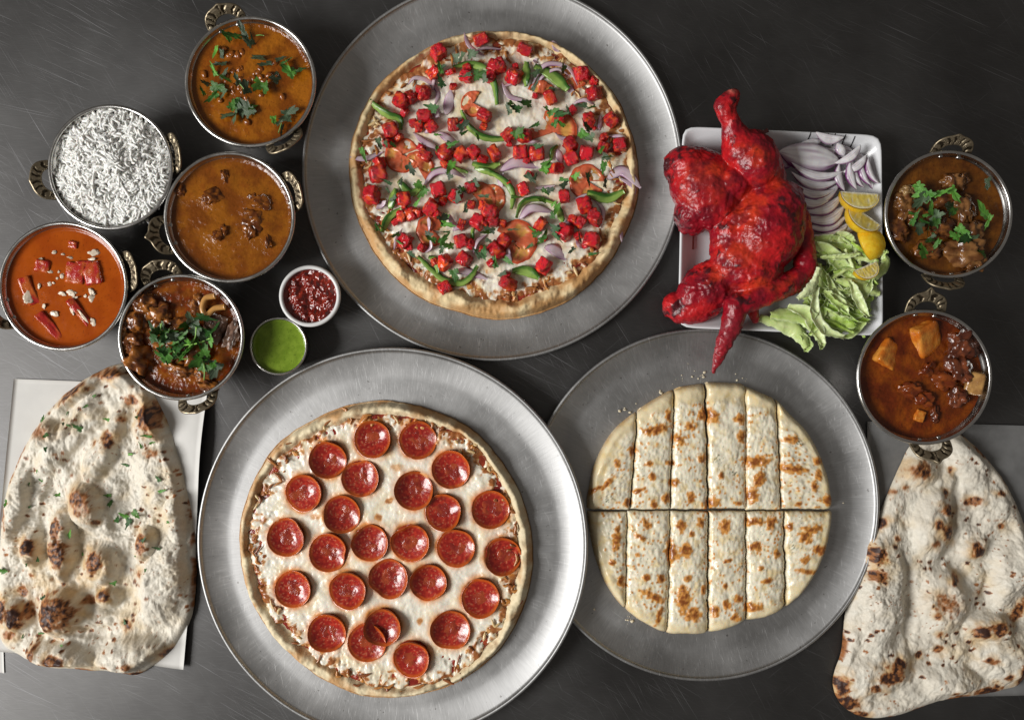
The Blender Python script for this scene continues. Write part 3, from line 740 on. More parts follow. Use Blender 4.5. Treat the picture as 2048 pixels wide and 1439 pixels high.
    for i, (q, pts, w) in enumerate([(0, [(1120, 170), (1170, 300), (1300, 375)], 26), (0, [(1210, 350), (1320, 310), (1450, 315)], 22), (0, [(615, 640), (680, 575), (800, 600), (885, 700), (850, 840)], 30), (0, [(1000, 690), (985, 800), (960, 910)], 62), (0, [(860, 830), (870, 900), (900, 930)], 40),
        (0, [(660, 1060), (780, 1160), (900, 1215)], 34), (0, [(890, 1060), (970, 1120), (1050, 1150)], 45), (0, [(95, 1285), (230, 1300), (385, 1235)], 34), (1, [(560, 250), (620, 345)], 40), (1, [(110, 620), (180, 735), (335, 790)], 32), (1, [(370, 670), (420, 540), (520, 450), (700, 490), (785, 650)], 30),
        (1, [(400, 680), (470, 560), (600, 500), (720, 560)], 22), (1, [(740, 800), (850, 775), (945, 812)], 26), (1, [(90, 1405), (250, 1330), (430, 1370)], 62), (1, [(610, 1220), (640, 1340)], 40), (1, [(990, 920), (985, 1050)], 26), (1, [(420, 400), (400, 450)], 30), (1, [(1060, 1090), (1210, 1105)], 22),
        (2, [(755, 190), (850, 80), (1000, 65), (1130, 120)], 38), (2, [(1200, 810), (1230, 700), (1310, 630)], 26), (2, [(1020, 600), (1100, 540), (1160, 500)], 40), (2, [(1000, 970), (1150, 960), (1330, 1030)], 40), (2, [(330, 400), (420, 330)], 36), (3, [(1050, 130), (1190, 60), (1350, 215)], 62), (3, [(1150, 110), (1270, 190), (1300, 270)], 30), (3, [(262, 490), (380, 395), (560, 425)], 48), (3, [(490, 740), (590, 770), (685, 850)], 62), (3, [(750, 310), (900, 280), (1015, 400), (1000, 570)], 28), (3, [(400, 215), (580, 195)], 24), (3, [(1180, 560), (1180, 700)], 20)]):
        onionarc(q, pts, w, 100 + i)
    for i in range(16):
        q = int(r.integers(4)); x0, y0 = [(500, 500), (100, 500), (500, 100), (100, 100)][q]; x, y = x0 + r.uniform(0, 800), y0 + r.uniform(0, 800); a = r.uniform(0, 6.28); l = r.uniform(50, 110); b = a + r.normal() * .8
        onionarc(q, [(x, y), (x + l * math.cos(a), y + l * math.sin(a)), (x + l * math.cos(a) + l * math.cos(b), y + l * math.sin(a) + l * math.sin(b))], r.uniform(18, 36), 160 + i)
    # green pepper strips
    def pepper(q, pts, w, seed):
        rr = np.random.default_rng(seed); f = L(q, HZ + rr.uniform(0.002, 0.004)); W = w / 4.497 * k * 0.5
        cs = [(1, 0.0002), (0.8, 0.0020), (0.25, 0.0021), (-0.05, 0.0015), (-0.75, 0.0013), (-1, 0.0002), (-0.6, -0.0004), (0.5, -0.0004)]
        V, F, T, A = sweep([f(*p) for p in pts], lambda s: W * np.clip(np.sin(np.clip(s, 0.06, 0.94) * math.pi), 0.1, 1) ** 0.4, cs, 26, zf=lambda s: 0.0016 * np.sin(s * 4 + seed), tilt=lambda s: 0.5 * np.sin(s * 3 + seed))
        e = np.array([0, .05, .15, .85, 1, .8, .5, .2])[A]
        col = mix(np.array([0.035, 0.12, 0.015]), np.array([0.25, 0.38, 0.08]), np.clip(e + 0.25 * np.sin(T * 7 + seed) + 0.3 * fbm(T * 8, A * .7, seed, 2, seed), 0, 1))
        V[:, :2] += 0.0006 * np.stack([fbm(V[:, 0] * 220, V[:, 1] * 220, seed, 2, 3), fbm(V[:, 0] * 220, V[:, 1] * 220, seed + 5, 2, 3)], -1)
        obj('green_pepper_strip', mesh('green_pepper_strip', V, F, col), M['veg'], t)
    for i, (q, pts, w) in enumerate([(0, [(1015, 480), (1180, 455), (1320, 520), (1390, 640), (1415, 820)], 78), (0, [(275, 780), (350, 850), (440, 910), (545, 950), (550, 1040)], 72), (0, [(1095, 870), (1150, 1000), (1280, 1100), (1440, 1120), (1560, 1090)], 62), (0, [(1190, 1345), (1330, 1375), (1440, 1345)], 74), (0, [(815, 1400), (1000, 1385), (1150, 1425)], 50), (1, [(400, 470), (560, 555), (700, 690)], 120), (1, [(330, 430), (325, 660)], 84), (1, [(545, 1310), (560, 1230), (610, 1180)], 50),
        (2, [(510, 220), (455, 400)], 84), (2, [(385, 610), (440, 480), (555, 395)], 72), (2, [(530, 150), (640, 260), (740, 200)], 90), (2, [(705, 825), (800, 920), (940, 1035), (1090, 1065), (1185, 1000), (1240, 905)], 66), (2, [(800, 830), (870, 870), (890, 980)], 70), (2, [(1210, 30), (1330, 70), (1450, 110)], 60), (3, [(235, 480), (290, 350), (420, 305), (590, 345)], 56), (3, [(0, 75), (130, 150), (205, 260), (190, 400)], 62), (3, [(870, 255), (1050, 305), (1200, 245)], 100), (3, [(610, 380), (650, 520)], 76), (3, [(200, 955), (330, 955), (440, 1020)], 105), (3, [(420, 720), (480, 660), (510, 580)], 34), (2, [(1200, 570), (1190, 690)], 44)]):
        pepper(q, pts, w, 200 + i)
    # paneer cubes
    PM = []
    for s in range(12):
        rr = np.random.default_rng(s + 300); half = np.array([1, rr.uniform(.7, 1.15), rr.uniform(.75, 1.1)])
        V, F = rbox(7, half, 0.42, 0.24, s + 40, 1.7)
        V = V + 0.035 * np.stack([fbm(V[:, 0] * 6, V[:, 1] * 6, V[:, 2] * 6 + q, 2, s + q) for q in range(3)], -1)
        n = fbm(V[:, 0] * 1.3, V[:, 1] * 1.3, V[:, 2] * 1.3, 3, s + 70); n2 = fbm(V[:, 0] * 2.2, V[:, 1] * 2.2, V[:, 2] * 2.2, 4, s + 90)
        n = n + np.array([rr.uniform(-.3, .5) for _ in range(6)])[np.argmax(np.concatenate([V / half, -V / half], 1), 1)]
        col = mix(np.array([0.68, 0.012, 0.026]), np.array([0.90, 0.11, 0.018]), ss(0.1, 0.75, n))
        edge = ss(1.5, 2.3, np.abs(V).sum(1))
        col = mix(col, np.array([0.10, 0.012, 0.014]), np.clip(ss(0.22, 0.75, n2 + 0.30 * edge), 0, 1) * 0.85)
        PM.append(mesh('paneer_cube', V, F, col))
    cubes = {0: [(1270, 240), (890, 355), (855, 535), (1135, 570), (1395, 480), (755, 715), (560, 790), (1020, 655, .5), (765, 925), (825, 1015, .85), (665, 985, .6), (460, 1045), (1020, 1000), (1300, 920), (770, 1275), (945, 1255), (1095, 1265), (1200, 1245, .9), (1390, 1255)],
             1: [(310, 325), (80, 475), (215, 570), (815, 545), (930, 605, .6), (935, 720), (540, 755), (740, 865, .6), (885, 960), (1085, 955), (165, 1090), (310, 1100), (270, 1245), (420, 1255), (720, 1180), (725, 1300, .9), (865, 1250), (1020, 1110, .6), (1010, 1200, .8), (1160, 1180), (585, 1390)],
             2: [(350, 90, 1.25), (295, 280), (890, 230), (1040, 290, .85), (1180, 210, .85), (580, 310), (640, 450), (820, 390, 1.05), (1180, 365, .6), (1340, 430), (1240, 520), (590, 690), (1090, 690), (945, 880), (1120, 850), (945, 1110, .9), (500, 520, .5), (630, 890 - 150, .5)],
             3: [(300, 225), (665, 290), (850, 370), (940, 490, .9), (800, 520, .8), (450, 540), (660, 610), (110, 530, .65), (125, 690), (60, 770), (910, 680, 1.1), (790, 640, .55), (480, 910, 1.05), (165, 1070, 1.1), (20, 440, .8)]}
    for q, lst in cubes.items():
        for c in lst:
            s = (c[2] if len(c) > 2 else 1.0) * 0.0066 * r.uniform(0.92, 1.08)
            p = L(q, HZ + 0.0020 + s * 0.50)(c[0], c[1])
            o = obj('paneer_cube', PM[r.integers(len(PM))], M['paneer'], t, Vector(p), (r.normal() * 0.30, r.normal() * 0.30, r.uniform(0, 6.28)))
            o.scale = (s, s, s)
    for _ in range(64):
        q = int(r.integers(4)); c = cubes[q][r.integers(len(cubes[q]))]; s = 0.0066 * r.uniform(0.25, 0.85); a = r.uniform(0, 6.28); d = r.uniform(70, 150)
        p = L(q, HZ + 0.002 + s * 0.62)(c[0] + d * math.cos(a), c[1] + d * math.sin(a))
        if math.hypot(p[0], p[1]) > 232 * k: continue
        o = obj('paneer_cube', PM[r.integers(len(PM))], M['paneer'], t, Vector(p), (r.normal() * 0.4, r.normal() * 0.4, r.uniform(0, 6.28))); o.scale = (s, s * r.uniform(.8, 1.1), s)
    # herbs
    herbs = {0: [(1110, 400), (1050, 400), (1180, 390), (900, 520), (915, 545), (1160, 565), (430, 1180), (360, 1170), (480, 1185), (210, 1240), (1100, 1100), (1240, 1110), (640, 1390), (890, 1250), (990, 1200), (1310, 625), (920, 660)],
             1: [(390, 700), (500, 860), (540, 910), (600, 920), (570, 1020), (650, 1030), (420, 1010), (840, 850), (920, 850), (820, 1090), (870, 1060), (900, 1130), (980, 1250), (1020, 1290), (1060, 1310), (410, 1215), (480, 1370), (190, 820), (255, 870), (340, 820), (700, 910)],
             2: [(460, 180), (440, 240), (560, 180), (770, 240), (370, 560), (350, 590), (530, 640), (560, 720), (640, 800), (920, 700), (850, 690), (980, 620), (960, 480), (920, 510), (1130, 420), (1060, 280), (1110, 240), (1320, 300), (1000, 130), (1330, 620), (1330, 690), (1010, 20), (850, 260), (820, 640), (930, 760), (1000, 740), (1240, 780), (1290, 820), (1400, 910), (1030, 970), (700, 370)],
             3: [(340, 120), (400, 140), (640, 150), (650, 210), (480, 240), (530, 250), (870, 115), (1020, 205), (480, 340), (560, 370), (600, 390), (590, 600), (580, 640), (740, 770), (800, 690), (180, 590), (390, 600), (370, 730), (50, 900), (400, 640), (560, 480), (490, 60), (1010, 20), (130, 980), (20, 600), (250, 760)]}
    for q in range(4): herbs[q] = herbs[q] + [([(500, 500), (100, 500), (500, 100), (100, 100)][q][0] + r.uniform(0, 800), [(500, 500), (100, 500), (500, 100), (100, 100)][q][1] + r.uniform(0, 800)) for _ in range(6)]
    for q, lst in herbs.items():
        for (x, y) in lst:
            p = L(q, HZ + 0.0075 + r.uniform(0, 0.006))(x, y)
            leaf(t, *p, 0.0062, r, 0.4)
build_paneer_pizza()

# ---- pepperoni pizza
def build_pepperoni_pizza():
    cx, cy = 768, 1102
    zc = PAN2.z + PAN_T
    k = K(zc + 0.011)
    w = P(cx, cy, zc + 0.011) - Vector((PAN2.x, PAN2.y, 0)); w.z = 0
    loc = PAN2 + ROT2 @ Vector((w.x, w.y, PAN_T + 0.0003))
    t = thing('pepperoni_pizza', 'cheese pizza topped with round pepperoni slices', 'pizza', loc, ROT2.to_euler())
    pts = [(768, 803), (830, 812), (900, 835), (960, 872), (1005, 925), (1040, 985), (1060, 1050), (1066, 1110), (1058, 1180), (1035, 1245), (1000, 1300), (950, 1345), (890, 1378), (820, 1396), (750, 1401), (690, 1388), (635, 1362), (580, 1320), (535, 1275), (495, 1210), (478, 1150), (470, 1085), (480, 1020), (505, 955), (535, 905), (580, 865), (630, 838), (690, 812)]
    rimw = lambda th: 26 + 6 * np.sin(th * 3 + 1) + 8 * np.clip(np.cos(th - math.radians(140)), 0, 1)
    out = pizza_base(t, pts, cx, cy, k, rimw, 41, brown=0.36, white=0.6, rim_h=0.0068)
    pizza_sauce(t, out, cx, cy, k, lambda th: rimw(th) * 0.78, 0.0079, 42)
    z2 = [(645, 222), (848, 220), (443, 310), (998, 352), (590, 393), (832, 450), (333, 464), (965, 545), (1175, 530), (503, 557), (253, 662), (633, 684), (815, 680), (1018, 702), (1228, 737), (446, 728), (282, 897), (717, 846), (897, 860), (532, 900), (1130, 922), (438, 1090), (618, 1132), (690, 1058), (995, 1072), (820, 1203)]
    pep = [(460 + x / 2.248, 780 + y / 2.248) for x, y in z2]
    def ext(X, Y, c, z):
        d = np.full(X.shape, 1e3)
        for px, py in pep: d = np.minimum(d, np.hypot(X - px, Y - py))
        n = fbm(X * .03, Y * .03, 3, 3, 77)
        f = np.exp(-((d - 37) / 9.0) ** 2) * (0.75 + 0.6 * n) + (d < 37)
        c = mix(c, np.array([0.72, 0.28, 0.05]), np.clip(f, 0, 1) * 0.9)
        return c, z - 0.0032 * ss(40, 30, d)
    br = [(758, 1035, 9, 9, 0, .8), (780, 1000, 16, 6, -25, .8), (842, 1240, 7, 11, 20, .9), (795, 935, 14, 10, 0, .5), (630, 1035, 14, 6, 10, .6), (672, 1322, 12, 9, 0, .6), (910, 1225, 12, 8, 0, .3)]
    pizza_cheese(t, out, cx, cy, k, lambda th: rimw(th) * 0.74, 0.0090, 43, extra=ext, gaps=0.6, edgebrown=34, yellow=0.6, brownlist=br)
    cheese_shreds(t, out, k, 6, 75, 18, 50, lambda x, y: 0.0122)
    r = np.random.default_rng(8)
    for i, (px, py) in enumerate(pep):
        n, m = 72, 24; R = 38.5 * k * r.uniform(0.95, 1.04); s = 500 + i
        th = np.linspace(0, 2 * math.pi, n, endpoint=False); u = np.concatenate([np.linspace(0.02, 0.9, m - 3), [0.96, 1.0, 0.985]])
        T, U = np.meshgrid(th, u, indexing='ij')
        fold = r.uniform(0, 6.28); amp = r.choice([0.02, 0.05, 0.09, 0.16])
        rad = R * U * (1 + 0.02 * fbm(np.cos(T) * 1.5, np.sin(T) * 1.5, s, 2, s) - amp * np.exp(-((np.angle(np.exp(1j * (T - fold)))) / 0.45) ** 2))
        X = rad * np.cos(T); Y = rad * np.sin(T)
        cup = r.uniform(0.0040, 0.0066)
        Z = cup * np.clip((U - 0.25) / 0.75, 0, 1) ** 1.6 * (1 + 0.35 * np.sin(2 * T + s) + 0.3 * np.sin(T + 2 * s)) + 0.00018 * fbm(X * 300, Y * 300, s, 2, s)
        Z[:, -2] += 0.0006; Z[:, -1] -= 0.0026
        n1 = fbm(X * 330, Y * 330, s, 3, s + 1); f1, _, cid = worley(X.ravel() * 420 + s, Y.ravel() * 420, s)
        col = mix(np.array([0.27, 0.013, 0.010]), np.array([0.40, 0.032, 0.016]), ss(-.3, .5, n1))
        col = mix(col, np.array([0.55, 0.20, 0.10]), ((f1.reshape(n, m) < 0.30) & (cid.reshape(n, m) > 0.62)) * 0.55)
        col = mix(col, np.array([0.52, 0.105, 0.012]), ss(0.78, 0.95, U) * 0.85)
        col = mix(col, np.array([0.10, 0.01, 0.008]), ss(0.35, 0.8, fbm(X * 120, Y * 120, s, 3, s + 5)) * 0.5)
        V = np.stack([X, Y, Z], -1).reshape(-1, 3); ii = np.arange(n * m).reshape(n, m); jj = np.roll(ii, -1, 0)
        Q = np.stack([ii[:, :-1], jj[:, :-1], jj[:, 1:], ii[:, 1:]], -1).reshape(-1, 4)
        zz = 0.0088 + (0.0034 if (abs(z2[i][0] - 690) < 2) else 0)
        rot = (r.normal() * 0.035, r.normal() * 0.035, 0.0) if zz < 0.012 else (0.10, 0.10, 0)
        obj('pepperoni_slice', mesh('pepperoni_slice', V, [Q[:, ::-1], ii[:, 0][None]], col.reshape(-1, 3)), M['pepperoni'], t, ((px - cx) * k, (cy - py) * k, zz), rot)
build_pepperoni_pizza()

# ---- sliced cheese bread
def build_cheese_bread():
    cx, cy = 1150 + 698 / 2.569, 740 + 722 / 2.569
    z0 = 0.0003 + PAN_T + 0.0003; k = K(0.014)
    f = lambda x, y: (1150 + x / 2.569, 740 + y / 2.569)
    outl = [(62, 715), (75, 610), (100, 500), (150, 390), (215, 300), (320, 215), (420, 150), (520, 98), (600, 80), (690, 70), (800, 74), (880, 82), (970, 118), (1050, 155), (1120, 230), (1200, 310), (1265, 420), (1310, 540), (1330, 640), (1338, 715), (1330, 800), (1300, 930), (1250, 1050), (1180, 1150), (1090, 1232), (1000, 1275), (890, 1300), (800, 1335), (690, 1362), (580, 1362), (480, 1362), (380, 1320), (265, 1240), (170, 1120), (110, 980), (80, 850)]
    up = [(325, 210, 285, 722), (515, 100, 490, 722), (672, 70, 685, 722), (880, 80, 880, 722), (1045, 150, 1065, 722)]
    lo = [(260, 1235, 270, 735), (478, 1362, 495, 735), (690, 1362, 690, 735), (885, 1300, 885, 735), (1088, 1232, 1078, 735)]
    q = closed_spline([f(*p) for p in outl], 600)
    topc = q[q[:, 1] <= cy + 2]; botc = q[q[:, 1] >= cy - 2]
    topc = topc[np.argsort(topc[:, 0])]; botc = botc[np.argsort(botc[:, 0])]
    yt = lambda x: np.interp(x, topc[:, 0], topc[:, 1]); yb = lambda x: np.interp(x, botc[:, 0], botc[:, 1])
    out = radial_outline([f(*p) for p in outl], cx, cy)
    sp = [(410, 310, 75, 24, -15), (480, 235, 18, 30, 0), (595, 290, 25, 22, 0), (535, 355, 38, 22, 20), (650, 450, 25, 25, 0), (505, 580, 28, 24, 0), (595, 650, 22, 28, 0), (470, 660, 24, 28, 0), (700, 690, 42, 26, -40), (930, 470, 78, 32, -5), (945, 560, 30, 45, 30), (910, 640, 36, 42, 0), (1110, 360, 40, 22, 0), (1120, 510, 65, 26, 10), (700, 240, 42, 34, 30), (840, 260, 28, 28, 0), (295, 415, 22, 26, 0), (210, 860, 22, 70, 5), (370, 785, 20, 34, -30), (550, 795, 26, 36, 0), (770, 800, 30, 45, 20), (920, 775, 46, 24, 0), (1010, 780, 26, 40, 20), (498, 930, 36, 60, -10), (570, 920, 34, 44, 20), (370, 1060, 22, 20, 0), (440, 1065, 22, 22, 0), (560, 1170, 34, 85, 0), (610, 1250, 45, 38, 0), (400, 1160, 70, 22, 25), (1180, 850, 40, 30, 0), (1215, 810, 50, 24, 0), (1260, 920, 45, 28, 10), (1180, 970, 25, 20, 0), (920, 1215, 55, 26, 0), (720, 1235, 28, 32, 0), (1040, 940, 18, 24, 0), (430, 1260, 16, 55, 20), (235, 1080, 22, 34, 0), (165, 580, 50, 16, -50), (100, 615, 50, 12, -30), (215, 480, 16, 24, 0), (380, 485, 24, 16, 0), (395, 550, 18, 22, 0), (330, 620, 36, 12, -20), (405, 690, 18, 26, 0), (745, 550, 14, 20, 0), (835, 690, 24, 14, 0), (850, 350, 26, 40, 0), (780, 1200, 22, 24, 0), (825, 1265, 26, 22, 0), (1100, 800, 26, 20, 0), (650, 775, 20, 26, 0), (605, 835, 16, 16, 0), (780, 975, 26, 10, -20), (990, 1075, 32, 14, -10), (1250, 540, 20, 30, 0), (1245, 470, 30, 22, 0), (1150, 690, 18, 16, 0), (1300, 670, 34, 28, 0), (1230, 600, 18, 26, 0), (270, 680, 22, 26, 0), (500, 480, 36, 12, 10), (770, 1105, 16, 14, 0), (840, 1170, 26, 22, 0), (1190, 1030, 70, 14, 5), (930, 900, 40, 26, 0), (950, 1010, 18, 14, 0), (320, 945, 14, 12, 0), (335, 855, 34, 14, 25), (580, 1065, 22, 16, -30), (660, 1120, 16, 30, 0), (190, 975, 20, 18, 0), (655, 225, 26, 40, 0)]
    sp = [(*f(a, b), 1.08 * c / 2.569, 1.08 * d / 2.569, e, 1.1) for a, b, c, d, e in sp]
    herb = [(170, 655, 40, 22, 0), (815, 540, 22, 14, 0), (1140, 375, 40, 22, 0), (730, 470, 16, 26, 0), (855, 1010, 18, 22, 0), (1120, 905, 18, 26, 0)]
    herb = [(*f(a, b), c / 2.569, d / 2.569, e, 1.0) for a, b, c, d, e in herb]
    names = ['leftmost', 'second from left', 'third from left', 'third from right', 'second from right', 'rightmost']
    for row in (0, 1):
        lines = up if row == 0 else lo; ym0 = cy - 1.2 if row == 0 else cy + 1.5
        for c in range(6):
            n, m = 46, 90
            s = np.linspace(0, 1, n)[:, None] * np.ones((1, m)); tt = np.ones((n, 1)) * np.linspace(0, 1, m)[None]
            def bx(i, y):
                if i < 0: return None
                wob = 2.2 * pn(y * .05, i * 3.3, row * 5.0, 5) + 0.9 * pn(y * .16, i * 2.1, row * 2.0, 6)
                x1, y1 = f(*lines[i][:2]); x2, y2 = f(*lines[i][2:]); return x1 + (x2 - x1) * (y - y1) / (y2 - y1) + wob
            xl0 = q[:, 0].min() + 1.0; xr0 = q[:, 0].max() - 1.0
            y = np.full((n, m), ym0); ymid = y.copy()
            for _ in range(12):
                xl = bx(c - 1, y) + 1.3 if c > 0 else np.full((n, m), xl0)
                xr = bx(c, y) - 1.3 if c < 5 else np.full((n, m), xr0)
                x = xl + (xr - xl) * s
                ye = yt(x) if row == 0 else yb(x)
                ymid = ym0 + 1.6 * pn(x * .045, 3.3, 0, 9) + 0.7 * pn(x * .15, 1.3, 0, 4)
                y = 0.5 * y + 0.5 * (ymid + (ye - ymid) * tt)
            # distances
            th = np.arctan2(y - cy, x - cx); R = out(th); rr = np.hypot(x - cx, y - cy); d = np.clip(R - rr, 0, None)
            dc = np.minimum(np.minimum((x - xl) if c > 0 else 99 + 0 * x, (xr - x) if c < 5 else 99 + 0 * x), np.abs(y - ymid))
            ch = ss(16, 34, d + 12 * fbm(x * .04, y * .04, 0, 3, 17) - 14 * ss(cy - 190, cy - 230, y))       # cheese coverage
            f1, f2, cid = worley(x * 0.11, y * 0.11, 5); lump = np.clip(1 - f1 * 1.15, 0, 1)
            z = 0.0125 * np.sqrt(np.clip(1 - ((14 - np.minimum(d, 14)) / 14) ** 2, 0.02, 1)) + 0.0015 * fbm(x * .025, y * .025, 0, 3, 9)
            z = z + ch * (0.0010 + 0.0009 * lump + 0.0004 * fbm(x * .18, y * .18, 0, 3, 3)) + (1 - ch) * 0.0006 * np.exp(-((d - 16) / 10) ** 2)
            z = z - 0.0026 * np.exp(-dc / 2.6) - 0.0030 * np.exp(-dc / 12)
            b = spots(x, y, sp, 0.5, 0.10, 0.22, 33); z = z + 0.0008 * b
            b = np.maximum(b, 0.75 * ss(0.40, 0.75, cid + 0.35 * fbm(x * .05, y * .05, 5, 3, 8)) * ss(0.42, 0.12, f1) * ch * ss(-.35, .25, fbm(x * .018, y * .018, 2, 2, 88)))
            base = mix(np.array([0.76, 0.65, 0.42]), np.array([0.84, 0.78, 0.61]), ch)
            base = mix(base, np.array([0.76, 0.56, 0.24]), ss(-.1, .7, fbm(x * .06, y * .06, 3, 4, 6)) * 0.65)
            fr = fbm(x * .13, y * .13, 0, 3, 4)
            col = mix(base, np.array([0.66, 0.28, 0.045]), np.clip(ss(0.06, 0.45, b + 0.12 * fr), 0, 1) * 0.95)
            col = mix(col, np.array([0.22, 0.055, 0.012]), ss(0.62, 1.15, b + 0.45 * fr) * 0.9)
            hb = spots(x, y, herb, 0.9, 0.2, 0.2, 12) * ss(0.0, 0.35, fbm(x * .35, y * .35, 0, 2, 19))
            hb = np.maximum(hb, ss(0.62, 0.72, fbm(x * .28, y * .28, 4, 2, 23)) * 0.6 * ch)
            col = mix(col, np.array([0.06, 0.075, 0.03]), np.clip(hb, 0, 1))
            edge = ss(7, 0, d) * (0.5 + 0.5 * ss(-.2, .4, fbm(x * .03, y * .03, 0, 2, 2)))
            col = mix(col, np.array([0.45, 0.24, 0.08]), edge * 0.7)
            ccx, ccy = x.mean(), y.mean()
            X = (x - ccx) * k; Y = (ccy - y) * k
            V = np.stack([X, Y, z], -1).reshape(-1, 3); ii = np.arange(n * m).reshape(n, m)
            Q = np.stack([ii[:-1, :-1], ii[1:, :-1], ii[1:, 1:], ii[:-1, 1:]], -1).reshape(-1, 4)
            loop = np.concatenate([ii[:-1, 0], ii[-1, :-1], ii[:0:-1, -1], ii[0, :0:-1]])
            if row == 1: Q = Q[:, ::-1]; loop = loop[::-1]
            V2, Q2 = skirt(V, Q, loop, [lambda b_: b_ * np.array([1, 1, 0.72]), lambda b_: b_ * np.array([1, 1, 0.35]), lambda b_: b_ * np.array([0.99, 0.99, 0.0])])
            nl = len(loop); side = np.concatenate([mix(col.reshape(-1, 3)[loop], np.array([0.62, 0.50, 0.30]), 0.6), np.tile([0.62, 0.52, 0.34], (nl, 1)), np.tile([0.42, 0.25, 0.11], (nl, 1))])
            l = P(ccx, ccy, 0.014); l.z = z0
            jr = np.random.default_rng(row * 6 + c); l.x += jr.normal() * 0.0004; l.y += (1 if row == 0 else -1) * abs(jr.normal()) * 0.0006
            o = tag(obj('cheese_breadstick', mesh('cheese_breadstick', V2, Q2, np.concatenate([col.reshape(-1, 3), side])), M['cheese'], None, l),
                    f'cheese bread piece, {names[c]} in the {"upper" if row == 0 else "lower"} row of slices', 'cheese bread', 'sliced cheese bread on the smaller pan')
build_cheese_bread()

def crumbs():
    r = np.random.default_rng(4); Vs, Fs, off = [], [], 0; v, fc = ICO[2]
    f = lambda x, y: (1150 + x / 2.569, 740 + y / 2.569)
    for cx, cy, n, sp in [(275, 215, 14, 16), (535, 65, 10, 12), (445, 115, 8, 12), (635, 15, 14, 18), (850, 50, 9, 16), (270, 1270, 12, 16), (300, 1280, 8, 12), (640, 45, 8, 14), (1380, 712, 2, 6), (100, 1240, 1, 5)]:
        for _ in range((n + 1) // 2):
            px, py = f(cx + r.normal() * sp * 1.7, cy - 8 + r.normal() * sp * 1.2); q = P(px, py, 0.004); s = 0.0003 + 0.0014 * r.uniform() ** 2
            R = math.hypot(q.x - pan3.location.x, q.y - pan3.location.y)
            zz = 0.0003 + PAN_T + s * 0.5 + max(0, (R - R3 * 0.835) / (R3 * 0.15)) ** 1.7 * 0.0097
            w = v * s * (1 + 0.5 * fbm(v[:, 0] * 2, v[:, 1] * 2, v[:, 2] * 2 + off, 2, 1)[:, None]) * np.array([1, r.uniform(.5, 1), .6]) + np.array([q.x, q.y, zz])
            Vs.append(w); Fs.append(fc + off); off += len(v)
    o = obj('bread_crumbs', mesh('bread_crumbs', np.concatenate(Vs), np.concatenate(Fs), np.array([0.66, 0.58, 0.42])), M['crumb'])
    tag(o, 'pale bread crumbs scattered on the smaller pan around the cheese bread', 'crumbs', None, 'stuff')
crumbs()
